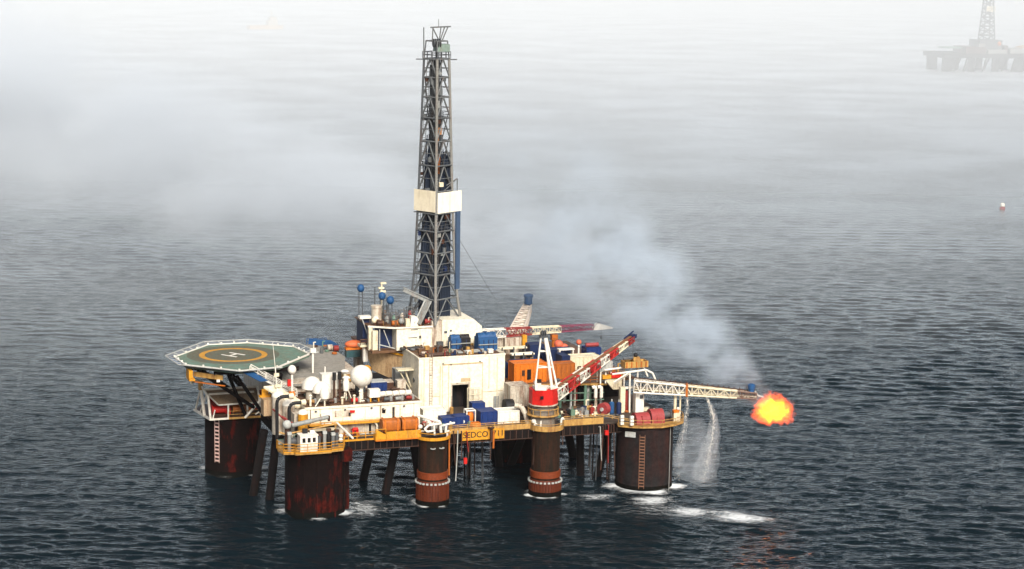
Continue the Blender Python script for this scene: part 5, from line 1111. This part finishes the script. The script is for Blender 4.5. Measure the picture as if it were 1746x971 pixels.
# ================================================================== SEA
def sea_mesh():
    ys = [150.0]; 
    while ys[-1] < 1500: ys.append(ys[-1] + 0.30*(ys[-1]/230)**1.5)
    while ys[-1] < 30000: ys.append(ys[-1]*1.12)
    ys = np.array([-4000.0, 0.0, 90.0, 125.0] + ys)
    nx = 640
    t = np.linspace(-1, 1, nx)
    tt = np.concatenate(([-6, -2.5, -1.5], t, [1.5, 2.5, 6]))
    half = np.where(ys < 60, 400, 0.285*np.abs(ys) + 34)
    X = half[:, None]*tt[None, :]*np.where(np.abs(tt) > 1, np.maximum(1, 900/np.maximum(half, 1))[:, None], 1.0)
    Y = np.repeat(ys[:, None], len(tt), 1)
    rng = np.random.default_rng(12)
    Zs = np.zeros_like(X)
    wind = math.atan2(-1.0, -0.22)
    for i in range(110):
        lam = 0.65*(6.5/0.65)**(rng.random()**1.5)
        ang = wind + rng.normal(0, 0.38)
        k = 2*math.pi/lam; amp = 0.0108*lam**0.40
        ph = rng.random()*2*math.pi
        th = k*(math.cos(ang)*X + math.sin(ang)*Y) + ph
        fade = np.clip((lam - 0.66*(np.maximum(Y,1)/230)**1.5)/(lam*0.6), 0, 1)
        s = np.sin(th); Zs += amp*fade*(s + 0.25*np.cos(2*th))
    big = np.sin(X*0.013+Y*0.004+1)*np.sin(Y*0.011-X*0.003) 
    Zs *= (1 + 0.35*big)
    Zs[(Y > 1700) | (Y < 130)] = 0
    ny, nxx = X.shape
    me = bpy.data.meshes.new('sea')
    co = np.stack([X, Y, Zs], -1).reshape(-1, 3).astype(np.float32)
    idx = np.arange(ny*nxx).reshape(ny, nxx)
    q = np.stack([idx[:-1,:-1], idx[:-1,1:], idx[1:,1:], idx[1:,:-1]], -1).reshape(-1, 4).astype(np.int32)
    me.vertices.add(len(co)); me.vertices.foreach_set('co', co.ravel())
    me.loops.add(q.size); me.loops.foreach_set('vertex_index', q.ravel())
    me.polygons.add(len(q)); me.polygons.foreach_set('loop_start', np.arange(0, q.size, 4, dtype=np.int32))
    me.polygons.foreach_set('use_smooth', np.ones(len(q), dtype=bool))
    me.update(); me.validate()
    return me
m, nt, N, L = nodes_of('sea_water')
out = N.new('ShaderNodeOutputMaterial'); b = N.new('ShaderNodeMixShader'); L.new(b.outputs[0], out.inputs[0])
df = N.new('ShaderNodeBsdfDiffuse'); df.inputs['Color'].default_value = (0.0028, 0.0072, 0.0100, 1)
gl = N.new('ShaderNodeBsdfGlossy'); gl.inputs['Color'].default_value = (0.91, 0.965, 1.0, 1); gl.inputs['Roughness'].default_value = 0.15
gp = N.new('ShaderNodeSeparateXYZ'); gt = N.new('ShaderNodeTexCoord'); L.new(gt.outputs['Object'], gp.inputs[0]); gr = N.new('ShaderNodeMapRange'); gr.inputs[1].default_value = 400; gr.inputs[2].default_value = 1400; gr.inputs[3].default_value = 0.15; gr.inputs[4].default_value = 0.55; L.new(gp.outputs['Y'], gr.inputs[0]); L.new(gr.outputs[0], gl.inputs['Roughness'])
fz = N.new('ShaderNodeFresnel'); fz.inputs['IOR'].default_value = 1.33
fpw = N.new('ShaderNodeMath'); fpw.operation = 'POWER'; fpw.inputs[1].default_value = 2.8; L.new(fz.outputs[0], fpw.inputs[0])
fk = N.new('ShaderNodeMath'); fk.operation = 'MULTIPLY'; fk.use_clamp = True; fk.inputs[1].default_value = SEA_SPEC; L.new(fpw.outputs[0], fk.inputs[0])
L.new(fk.outputs[0], b.inputs[0]); L.new(df.outputs[0], b.inputs[1]); L.new(gl.outputs[0], b.inputs[2])
tc = N.new('ShaderNodeTexCoord'); mp = N.new('ShaderNodeMapping'); mp.inputs['Rotation'].default_value = (0, 0, R(-12)); mp.inputs['Scale'].default_value = (0.42, 1.35, 1)
L.new(tc.outputs['Object'], mp.inputs[0])
n1 = N.new('ShaderNodeTexNoise'); n1.inputs['Scale'].default_value = 1.3; n1.inputs['Detail'].default_value = 6; n1.inputs['Roughness'].default_value = 0.6; n1.inputs['Distortion'].default_value = 0.4
L.new(mp.outputs[0], n1.inputs['Vector'])
bp_ = N.new('ShaderNodeBump'); bp_.inputs['Strength'].default_value = 0.9; bp_.inputs['Distance'].default_value = 0.34
gu = N.new('ShaderNodeTexNoise'); gu.inputs['Scale'].default_value = 0.016; gu.inputs['Detail'].default_value = 3; L.new(tc.outputs['Object'], gu.inputs['Vector'])
gm = N.new('ShaderNodeMapRange'); gm.inputs[1].default_value = 0.36; gm.inputs[2].default_value = 0.64; gm.inputs[3].default_value = 0.45; gm.inputs[4].default_value = 1.0; L.new(gu.outputs[0], gm.inputs[0]); L.new(gm.outputs[0], bp_.inputs['Strength'])
L.new(n1.outputs[0], bp_.inputs['Height']); [L.new(bp_.outputs[0], q_.inputs['Normal']) for q_ in (df, gl, fz)]
sea = bpy.data.objects.new('sea', sea_mesh()); col.objects.link(sea); sea.data.materials.append(m); sea['kind'] = 'structure'

# ---- foam
fm, nt, N, L = nodes_of('foam')
out = N.new('ShaderNodeOutputMaterial'); b = N.new('ShaderNodeBsdfPrincipled'); tr = N.new('ShaderNodeBsdfTransparent'); mx = N.new('ShaderNodeMixShader')
b.inputs['Base Color'].default_value = (0.75, 0.78, 0.78, 1); b.inputs['Roughness'].default_value = 0.9
tc = N.new('ShaderNodeTexCoord'); n1 = N.new('ShaderNodeTexNoise'); n1.inputs['Scale'].default_value = 0.8; n1.inputs['Detail'].default_value = 10; n1.inputs['Roughness'].default_value = 0.8; n1.inputs['Distortion'].default_value = 1.2
fmp = N.new('ShaderNodeMapping'); fmp.inputs['Scale'].default_value = (.6,1.5,1); L.new(tc.outputs['Object'], fmp.inputs[0]); L.new(fmp.outputs[0], n1.inputs['Vector'])
at = N.new('ShaderNodeAttribute'); at.attribute_name = 'cover'
ad = N.new('ShaderNodeMath'); ad.operation = 'MULTIPLY_ADD'; ad.inputs[1].default_value = 2.4; L.new(n1.outputs[0], ad.inputs[0]); L.new(at.outputs['Fac'], ad.inputs[2])
rp = N.new('ShaderNodeMapRange'); rp.inputs[1].default_value = 1.55; rp.inputs[2].default_value = 2.25; rp.inputs[4].default_value = 0.85; L.new(ad.outputs[0], rp.inputs[0])
L.new(rp.outputs[0], mx.inputs[0]); L.new(tr.outputs[0], mx.inputs[1]); L.new(b.outputs[0], mx.inputs[2]); L.new(mx.outputs[0], out.inputs[0])
def foam(c, lu, lv, yaw, label, power=1.0, skew=0.0):
    """a ragged patch of foam draped just over the waves (world axes)"""
    nu, nv = 36, 20; vs = []; cov = []
    x0, y0, _ = world(c[0], c[1], 0)
    for j in range(nv+1):
        for i in range(nu+1):
            a = -1+2*i/nu; bb = -1+2*j/nv
            X = a*lu*math.cos(yaw)-bb*lv*math.sin(yaw); Y = a*lu*math.sin(yaw)+bb*lv*math.cos(yaw)
            vs.append((X, Y, 0.26+0.12*math.sin(3*a+5*bb)))
            r = math.hypot(a, bb*(1+.3*math.sin(4*a))); cov.append(max(0.0, 0.75*power*(1-r)*(1+skew*a)))
    fs = [(j*(nu+1)+i, j*(nu+1)+i+1, (j+1)*(nu+1)+i+1, (j+1)*(nu+1)+i) for j in range(nv) for i in range(nu)]
    me = bpy.data.meshes.new('foam_patch'); me.from_pydata(vs, [], fs); me.update(); me.shade_smooth()
    atr = me.attributes.new('cover', 'FLOAT', 'POINT'); atr.data.foreach_set('value', cov)
    me.materials.append(fm)
    o = bpy.data.objects.new('foam_patch', me); col.objects.link(o); o.location = (x0, y0, 0)
    return tag(o, label, 'foam', None, 'stuff')
def foam_collar(c, r, w, label, power):
    n, k = 60, 7; vs = []; cov = []; x0, y0, _ = world(c[0], c[1], 0); rr = random.Random(int(r*100+c[0]*7))
    off = [rr.random()*6.28 for _ in range(4)]
    for j in range(k+1):
        for i in range(n):
            a = 2*math.pi*i/n; q = r-.1+w*j/k; vs.append((q*math.cos(a), q*math.sin(a), .22))
            lump = .5+.5*math.sin(2*a+off[0])*math.sin(3*a+off[1])+.25*math.sin(7*a+off[2]); cov.append(max(0.0, power*(1-j/k)*lump))
    fs = [(j*n+i, j*n+(i+1)%n, (j+1)*n+(i+1)%n, (j+1)*n+i) for j in range(k) for i in range(n)]
    me = bpy.data.meshes.new('foam_collar'); me.from_pydata(vs, [], fs); me.update(); me.shade_smooth()
    at_ = me.attributes.new('cover', 'FLOAT', 'POINT'); at_.data.foreach_set('value', cov); me.materials.append(fm)
    o = bpy.data.objects.new('foam_collar', me); col.objects.link(o); o.location = (x0, y0, 0); return tag(o, label, 'foam', None, 'stuff')
foam_collar((0,0), 4.6, 2.4, 'thin wash of foam round the foot of the near left column', 1.25)
foam_collar((54.3,0), 4.6, 3.4, 'wash of foam round the foot of the grey right column', 1.5)
foam_collar((-7,27), 4.6, 2.2, 'thin wash of foam round the foot of the far left column', 1.1)
foam_collar((18.4,-1), 2.6, 1.6, 'thin wash of foam round the left middle column', 1.2)
foam_collar((37,-1), 2.6, 1.6, 'thin wash of foam round the right middle column', 1.3)
foam((7.5,-1.5), 6.0, 9.0, R(10), 'churned white foam patch beside the near left column', .85)
foam((52.0,-9.8), 6.0, 4.2, R(30), 'white foam streak nearest the right column base', 1.2)
foam((55.0,-17.5), 6.0, 4.4, R(12), 'middle white foam streak below the right column', 1.2)
foam((60.6,-22.2), 8.0, 4.8, R(-14), 'longest white foam streak, farthest right on the water', 1.35, .25)
foam((44.5,-5.5), 6.5, 3.0, R(22), 'faint foam streak between the right middle column and the right column', .85)
foam((51.0,-14.5), 12, 10, R(5), 'thin ragged foam lying between the bright foam streaks', .62)
foam((64.0,-3.0), 5.0, 6.0, R(5), 'faint foam where the bigger spray curtain meets the sea', .6)
foam((54.0,-4.2), 5.5, 1.6, R(12), 'thin foam line washing round the right column foot', 1.0)

# ================================================================== FAR THINGS
def far_thing(name, label, cat, loc, rot=0):
    o = bpy.data.objects.new(name, None); col.objects.link(o); o.location = loc; o.rotation_euler = (0, 0, rot); BASES[o.name] = (0, 0, 0)
    return tag(o, label, cat)
f = far_thing('distant_rig', 'second drilling rig fading into the fog at the far right', 'oil rig', (322, 1425, 0), R(12))
f.scale = (.88,.88,.88)
for u in (-34,-14,6,26):
    for v in (-12,18): MB().lathe((u,v,0), [(4.2 if abs(u+4)>15 else 2.8,-6),(4.2 if abs(u+4)>15 else 2.8,11.5)], 16).build('column', HULL, f)
for u in range(-30,28,8): MB().tube((u,-10,11),(u+5,14,-4),.8,n=6).build('brace', HULL, f); MB().tube((u+4,-13,11),(u,-13,-4),.7,n=6).build('brace', HULL, f)
MB().box(-39,-16,10.5,44,24,14).build('deck', HULL, f)
MB().box(-20,-14,14,-3,10,19).build('deckhouse', BROWN, f); MB().box(14.5,-9,14,17.5,0,20).build('deckhouse', BROWN, f)
for q in ((-2,-15,14.01,14,-10,17.0),(-9,-13.5,19.01,-4,-9,21.5),(18,-12,14.01,30,0,18)): MB().box(*q).build('pale_house', GREY, f)
MB().prism([(-39.5,-8),(-36,-15),(-24,-15),(-20,-6),(-24,4),(-36,4)],18,18.6).build('helideck', GREEN, f)
k = MB(); k.box(-5,-6,14,14,14,24); k.build('drill_floor', DSTEEL, f)
k = MB(); k.lattice((4.5,3,24),(4.5,3,73),9.5,9.5,3.5,3.5,14,.6,up=(0,1,0),rd=.38); k.build('derrick', DSTEEL, f)
k = MB(); k.box(1.0,-.5,46,9,-.2,50); k.build('wind_wall', CREAM, f)
MB().lattice((24,-10,18),(44,-4,22),2,2,1,1,8,.25,rd=.15).tube((24,-10,14),(24,-10,18),1.5,n=10).build('crane', OCHRE, f)
MB().lathe((8,-13,20),[(.8,0),(1.5,1.0),(1.5,2.4),(.8,3.2)],12).build('orange_tank', ORANGE, f)
f = far_thing('sea_buoy', 'small white and red buoy floating alone at the right of the picture', 'buoy', (162.3, 676.2, 0))
MB().lathe((0,0,0),[(.4,-.8),(.95,-.2),(.95,.5),(.6,.8)],14).build('float', DRED, f); MB().lathe((0,0,.8),[(.55,0),(.8,.3),(.75,1.0),(.3,1.3)],14).build('top', CLEAN, f)
f = far_thing('distant_vessel', 'faint pale orange supply vessel almost lost in the fog at upper left', 'ship', (-227, 1870, 0), R(25))
MB().prism([(-16,-4),(10,-4),(17,0),(10,4),(-16,4)],-1,3.5).build('hull', TAN, f)
MB().box(2,-3.5,3.5,11,3.5,8).box(4,-3,8,10,3,11).build('superstructure', DIRTYW, f); MB().tube((6,0,11),(6,0,17),.4,n=6).build('mast', CREAM, f)

# ================================================================== FLAME, SMOKE, SPRAY, HAZE
def vol(name, nodes=None): 
    m, nt, N, L = nodes_of(name); out = N.new('ShaderNodeOutputMaterial'); p = N.new('ShaderNodeVolumePrincipled'); L.new(p.outputs[0], out.inputs['Volume'])
    return m, N, L, p
FL = (75.0,-4.2,12.25)
m, N, L, p = vol('flare_fire')
tc = N.new('ShaderNodeTexCoord')
def warped(scale, amount, src):
    nz = N.new('ShaderNodeTexNoise'); nz.inputs['Scale'].default_value = scale; nz.inputs['Detail'].default_value = 3; L.new(tc.outputs['Object'], nz.inputs['Vector'])
    s1 = N.new('ShaderNodeVectorMath'); s1.operation = 'MULTIPLY_ADD'; L.new(nz.outputs['Color'], s1.inputs[0]); s1.inputs[1].default_value = (amount,)*3; s1.inputs[2].default_value = (-amount/2,)*3
    s2 = N.new('ShaderNodeVectorMath'); s2.operation = 'ADD'; L.new(src, s2.inputs[0]); L.new(s1.outputs[0], s2.inputs[1]); return s2.outputs[0]
wv = warped(1.5, 2.3, warped(.38, 4.2, tc.outputs['Object']))
sc = N.new('ShaderNodeMapping'); sc.inputs['Location'].default_value = (-.05,0,.05); sc.inputs['Rotation'].default_value = (0,R(18),0); sc.inputs['Scale'].default_value = (1/3.1, 1/2.0, 1/2.0); L.new(wv, sc.inputs[0])
ln = N.new('ShaderNodeVectorMath'); ln.operation = 'LENGTH'; L.new(sc.outputs[0], ln.inputs[0])
sb = N.new('ShaderNodeMath'); sb.operation = 'ADD'; sb.inputs[1].default_value = 0.0; L.new(ln.outputs['Value'], sb.inputs[0])
r1 = N.new('ShaderNodeValToRGB'); e = r1.color_ramp.elements
e[0].position = 0.0; e[0].color = (1, .72, .05, 1); e[1].position = 1.0; e[1].color = (1, .10, .02, 1)
x = r1.color_ramp.elements.new(0.55); x.color = (1, .58, .02, 1); x = r1.color_ramp.elements.new(0.80); x.color = (1, .16, .03, 1)
L.new(sb.outputs[0], r1.inputs[0]); L.new(r1.outputs[0], p.inputs['Emission Color'])
r2 = N.new('ShaderNodeMapRange'); r2.inputs[1].default_value = 1.2; r2.inputs[2].default_value = 0.3; r2.inputs[3].default_value = 0.0; r2.inputs[4].default_value = FIRE; L.new(sb.outputs[0], r2.inputs[0])
L.new(r2.outputs[0], p.inputs['Emission Strength'])
r3 = N.new('ShaderNodeMapRange'); r3.inputs[1].default_value = 1.25; r3.inputs[2].default_value = 0.5; r3.inputs[3].default_value = 0.0; r3.inputs[4].default_value = 0.8; L.new(sb.outputs[0], r3.inputs[0]); L.new(r3.outputs[0], p.inputs['Density'])
p.inputs['Color'].default_value = (.5, .15, .05, 1)
m.cycles.volume_step_rate = 0.15
bl = MB().sphere(FL, 4.6, 28, 16)
fl = solo('flare_flame', bl, m, 'bright yellow hearted orange flame burning at the end of the flare boom', 'flame', FL)

def tube_vol(name, pts, mat, label, cat, base, seg=18, squash=1.0):
    """closed round tube through world points (x, y, z, r)"""
    P = [Vector(q[:3]) for q in pts]; rr = [q[3] for q in pts]
    # refine with Catmull-Rom
    Q = []; RR = []
    for i in range(len(P)-1):
        p0, p1, p2, p3 = P[max(i-1,0)], P[i], P[i+1], P[min(i+2,len(P)-1)]
        for j in range(6):
            t = j/6
            Q.append(.5*((2*p1)+(-p0+p2)*t+(2*p0-5*p1+4*p2-p3)*t*t+(-p0+3*p1-3*p2+p3)*t**3)); RR.append(rr[i]*(1-t)+rr[i+1]*t)
    Q.append(P[-1]); RR.append(rr[-1])
    vs = []; n = len(Q)
    for i in range(n):
        d = (Q[min(i+1,n-1)]-Q[max(i-1,0)]).normalized(); up = Vector((0,0,1)) if abs(d.z)<.9 else Vector((0,1,0))
        a = d.cross(up).normalized(); b_ = a.cross(d).normalized()
        r = RR[i]*(0.05 if i in (0,n-1) else 1)
        for k in range(seg):
            t = 2*math.pi*k/seg; w = 1+.12*math.sin(3*t+i*.9)+.08*math.sin(5*t-i*1.7)
            vs.append(Q[i]+a*(r*w*math.cos(t))+b_*(r*w*squash*math.sin(t)))
    fs = [(i*seg+k, (i+1)*seg+k, (i+1)*seg+(k+1)%seg, i*seg+(k+1)%seg) for i in range(n-1) for k in range(seg)]
    fs += [tuple(range(seg)), tuple(range(n*seg-1, (n-1)*seg-1, -1))]
    me = bpy.data.meshes.new(name); B = Vector(base)
    me.from_pydata([tuple(v-B) for v in vs], [], fs); me.update(); me.shade_smooth(); me.materials.append(mat)
    o = bpy.data.objects.new(name, me); col.objects.link(o); o.location = B
    return tag(o, label, cat, None, 'stuff')
def wl(u, v, z): return tuple(world(u, v, z))
def noisy(name, color, dens, scale, lo, hi, stretch=(1,1,1), aniso=0.0, fade=None, axis=None):
    m, N, L, p = vol(name)
    tc = N.new('ShaderNodeTexCoord'); mp = N.new('ShaderNodeMapping'); mp.inputs['Scale'].default_value = stretch; L.new(tc.outputs['Object'], mp.inputs[0])
    nz = N.new('ShaderNodeTexNoise'); nz.inputs['Scale'].default_value = scale; nz.inputs['Detail'].default_value = 4; nz.inputs['Roughness'].default_value = .6; L.new(mp.outputs[0], nz.inputs['Vector'])
    mr = N.new('ShaderNodeMapRange'); mr.inputs[1].default_value = lo; mr.inputs[2].default_value = hi; mr.inputs[4].default_value = dens; L.new(nz.outputs[0], mr.inputs[0])
    if fade:
        ln = N.new('ShaderNodeVectorMath'); ln.operation = 'LENGTH'; L.new(tc.outputs['Object'], ln.inputs[0])
        fr_ = N.new('ShaderNodeMapRange'); fr_.interpolation_type = 'SMOOTHSTEP'; fr_.inputs[1].default_value = fade[0]; fr_.inputs[2].default_value = fade[1]; fr_.inputs[3].default_value = fade[2]; fr_.inputs[4].default_value = fade[3]; L.new(ln.outputs['Value'], fr_.inputs[0])
        mm_ = N.new('ShaderNodeMath'); mm_.operation = 'MULTIPLY'; L.new(mr.outputs[0], mm_.inputs[0]); L.new(fr_.outputs[0], mm_.inputs[1]); L.new(mm_.outputs[0], p.inputs['Density'])
    else: L.new(mr.outputs[0], p.inputs['Density'])
    if axis:
        S, D, r0, k_ = axis; D = Vector(D).normalized()
        v0 = N.new('ShaderNodeVectorMath'); v0.operation = 'SUBTRACT'; L.new(tc.outputs['Object'], v0.inputs[0]); v0.inputs[1].default_value = S
        dt = N.new('ShaderNodeVectorMath'); dt.operation = 'DOT_PRODUCT'; L.new(v0.outputs[0], dt.inputs[0]); dt.inputs[1].default_value = D
        pr_ = N.new('ShaderNodeVectorMath'); pr_.operation = 'SCALE'; pr_.inputs[0].default_value = D; L.new(dt.outputs['Value'], pr_.inputs['Scale'])
        rv = N.new('ShaderNodeVectorMath'); rv.operation = 'SUBTRACT'; L.new(v0.outputs[0], rv.inputs[0]); L.new(pr_.outputs[0], rv.inputs[1])
        rl = N.new('ShaderNodeVectorMath'); rl.operation = 'LENGTH'; L.new(rv.outputs[0], rl.inputs[0])
        rr_ = N.new('ShaderNodeMath'); rr_.operation = 'MULTIPLY_ADD'; L.new(dt.outputs['Value'], rr_.inputs[0]); rr_.inputs[1].default_value = k_; rr_.inputs[2].default_value = r0
        q1 = N.new('ShaderNodeMath'); q1.operation = 'DIVIDE'; L.new(rl.outputs['Value'], q1.inputs[0]); L.new(rr_.outputs[0], q1.inputs[1])
        sm_ = N.new('ShaderNodeMapRange'); sm_.interpolation_type = 'SMOOTHSTEP'; sm_.inputs[1].default_value = 1.0; sm_.inputs[2].default_value = 0.1; L.new(q1.outputs[0], sm_.inputs[0])
        old = p.inputs['Density'].links[0].from_socket
        m3 = N.new('ShaderNodeMath'); m3.operation = 'MULTIPLY'; L.new(old, m3.inputs[0]); L.new(sm_.outputs[0], m3.inputs[1]); L.new(m3.outputs[0], p.inputs['Density'])
    p.inputs['Color'].default_value = (*color, 1); p.inputs['Anisotropy'].default_value = aniso
    return m
sm = noisy('smoke', (0.70,0.78,0.86), SMOKE, 0.10, 0.43, 0.66, (1,1,1.3), fade=(2,88,1.7,0), axis=((0,0,0.2),(-46,72,31),2.6,.30))
sm.cycles.volume_step_rate = 0.35
b0 = wl(73,-4,14)
x,y,z = b0
tube_vol('flare_smoke', [(x+.8,y-1.2,z,2.7)]+[(x-46*t,y+72*t,z+.2+31*t,3+29*t) for t in (.15,.3,.45,.6,.8,1.0)], sm, 'pale blue smoke rising from the flare over the sea', 'smoke', b0)
sm2 = noisy('drifting_smoke', (0.80,0.845,0.89), SMOKE2, 0.026, 0.40, 0.64, (1,1,1.6), fade=(2,40,.1,1), axis=((-16,26,13),(-224,262,20),9,.10))
sm2.cycles.volume_step_rate = 0.5
tube_vol('smoke_drift', [(x-16+t*-224,y+26+t*262,z+13+t*20,10+35*t) for t in (0,.2,.4,.6,.8,1.0)], sm2, 'wide thin veil of smoke drifting left behind the derrick', 'smoke', b0)
sp = noisy('water_spray', (0.95,0.97,1.0), SPRAY, 1.5, 0.30, 0.72, (1,1,.2), fade=(5,15.6,1,.3))
tube_vol('cooling_spray', [(*wl(61.8,.7,15.2),.2),(*wl(61.9,.5,12.4),.36),(*wl(61.4,.3,9.3),.55),(*wl(60.7,.1,6),.8),(*wl(60.2,0,2.5),1.1)], sp, 'thin curtain of cooling water falling by the right column', 'spray', wl(61.8,.7,15))
tube_vol('cooling_spray', [(*wl(64.4,-.2,14.9),.2),(*wl(65.2,-.8,12.9),.4),(*wl(65.9,-1.2,10.3),.75),(*wl(65.6,-1.4,7),1.3),(*wl(64.8,-1.5,3.5),1.9),(*wl(64.2,-1.6,.2),2.4)], sp, 'larger curved curtain of cooling water falling from the middle of the flare boom', 'spray', wl(64.4,-.2,15))
def droplets(pts, n, label, seed):
    rg = random.Random(seed); vs = []; fs = []; B = Vector(pts[0][:3])
    for i in range(n):
        t = rg.random()**.8*(len(pts)-1); j = min(int(t), len(pts)-2); f_ = t-j
        c = Vector(pts[j][:3]).lerp(Vector(pts[j+1][:3]), f_); r = pts[j][3]*(1-f_)+pts[j+1][3]*f_
        a = rg.random()*6.283; q = r*min(1.6, abs(rg.gauss(0,.55)))
        c = c+Vector((q*math.cos(a), q*math.sin(a), 0)); s = rg.uniform(.012,.032)*(1.3-t/len(pts)*.5); hh = s*rg.uniform(3,9)
        o = len(vs); vs += [c-B+Vector(d) for d in ((-s,-s,0),(s,-s,0),(0,s,0),(0,0,hh))]; fs += [(o,o+2,o+1),(o,o+1,o+3),(o+1,o+2,o+3),(o+2,o,o+3)]
    me = bpy.data.meshes.new('spray_droplets'); me.from_pydata([tuple(v) for v in vs], [], fs); me.update(); me.materials.append(MATS['clean_white'])
    o = bpy.data.objects.new('spray_droplets', me); col.objects.link(o); o.location = B; tag(o, label, 'spray', None, 'stuff')
droplets([(*wl(61.8,.7,15.2),.15),(*wl(61.9,.5,12.4),.3),(*wl(61.4,.3,9.3),.5),(*wl(60.7,.1,6),.8),(*wl(60.2,0,.3),1.2)], 350, 'white droplets of the thin cooling curtain by the right column', 1)
droplets([(*wl(64.4,-.2,14.9),.15),(*wl(65.2,-.8,12.9),.35),(*wl(65.9,-1.2,10.3),.6),(*wl(65.6,-1.4,7),.95),(*wl(64.8,-1.5,3.5),1.4),(*wl(64.2,-1.6,.3),2.0)], 900, 'white droplets of the larger cooling curtain under the flare boom', 2)
ms = noisy('mist', (0.9,0.95,1.0), MIST, .35, 0.3, 0.75)
tube_vol('spray_mist', [(*wl(62,-1,.3),2.5),(*wl(62.5,-1,3.5),3.6),(*wl(63,-1,7),2.6),(*wl(63,-1,11),1.2)], ms, 'pale mist hanging over the water where the cooling spray lands', 'mist', wl(62,-1,0))

def haze_box(name, poly, z0, z1, dens, colr, label=None):
    m, N, L, p = vol(name+'_air'); p.inputs['Density'].default_value = dens; p.inputs['Color'].default_value = (*colr, 1)
    p.inputs['Anisotropy'].default_value = HAZE_G
    mb = MB().prism(poly, z0, z1)
    me = bpy.data.meshes.new(name); me.from_pydata(mb.v, [], mb.f); me.update(); me.materials.append(m)
    o = bpy.data.objects.new(name, me); col.objects.link(o); o['kind'] = 'stuff'
    if label: o['label'] = label; o['category'] = 'fog'
    return o
haze_box('haze', [(-1400,-250),(1400,-250),(1400,6000),(-1400,6000)], -2.0, 96.0, HAZE, (0.95,0.97,1.0))
if FOG > 0:
    haze_box('fog_bank', [(-1300,220),(-140,365),(40,390),(120,440),(1300,560),(1300,5800),(-1300,5800)], -1.5, 92.0, FOG, (0.735,0.765,0.79), 'pale bank of sea fog thickening towards the upper left')

# ================================================================== CAMERA AND LIGHT
cam = bpy.data.cameras.new('camera'); cam.sensor_width = 36; cam.lens = 36*3500/1746; cam.clip_start = 1; cam.clip_end = 60000
co = bpy.data.objects.new('camera', cam); col.objects.link(co)
pitch = math.atan(595/3500); roll = R(0.9)
fw = Vector((0, math.cos(pitch), -math.sin(pitch))); rt = Vector((1, 0, 0)); up = rt.cross(fw)
r2 = rt*math.cos(roll)+up*math.sin(roll); u2 = up*math.cos(roll)-rt*math.sin(roll)
M = Matrix((r2, u2, -fw)).transposed().to_4x4(); M.translation = Vector((0, 0, 87)); co.matrix_world = M
scene.camera = co
SUN_EL, SUN_AZ = R(37), math.atan2(0.30, -1.0)      # azimuth measured from +Y towards +X
dirn = Vector((math.sin(SUN_AZ)*math.cos(SUN_EL), math.cos(SUN_AZ)*math.cos(SUN_EL), math.sin(SUN_EL)))
sl = bpy.data.lights.new('sun', 'SUN'); sl.energy = SUN_E; sl.angle = R(22); sl.color = (1.0, 0.95, 0.87)
so = bpy.data.objects.new('sun', sl); col.objects.link(so); so.rotation_euler = dirn.to_track_quat('Z', 'Y').to_euler()
w = bpy.data.worlds.new('World'); scene.world = w; w.use_nodes = True
nt = w.node_tree; nt.nodes.clear()
out = nt.nodes.new('ShaderNodeOutputWorld'); bg = nt.nodes.new('ShaderNodeBackground'); sk = nt.nodes.new('ShaderNodeTexSky'); hs = nt.nodes.new('ShaderNodeHueSaturation')
sk.sky_type = 'NISHITA'; sk.sun_disc = False; sk.sun_elevation = SUN_EL; sk.sun_rotation = SUN_AZ; sk.air_density = 1.0; sk.dust_density = 4.0; sk.ozone_density = 1.0
hs.inputs['Saturation'].default_value = 0.55
bg.inputs['Strength'].default_value = SKY
nt.links.new(sk.outputs[0], hs.inputs['Color']); nt.links.new(hs.outputs[0], bg.inputs[0]); nt.links.new(bg.outputs[0], out.inputs[0])
scene.view_settings.view_transform = 'Standard'; scene.view_settings.look = 'None'; scene.view_settings.gamma = 1.0
scene.view_settings.exposure = EXPO
scene.cycles.volume_bounces = 2; scene.cycles.max_bounces = 8; scene.cycles.volume_step_rate = 1.0; scene.cycles.volume_max_steps = 128
scene.cycles.transparent_max_bounces = 12; scene.cycles.use_denoising = DENOISE; scene.cycles.caustics_reflective = False; scene.cycles.caustics_refractive = False
scene.cycles.sample_clamp_indirect = 2.5
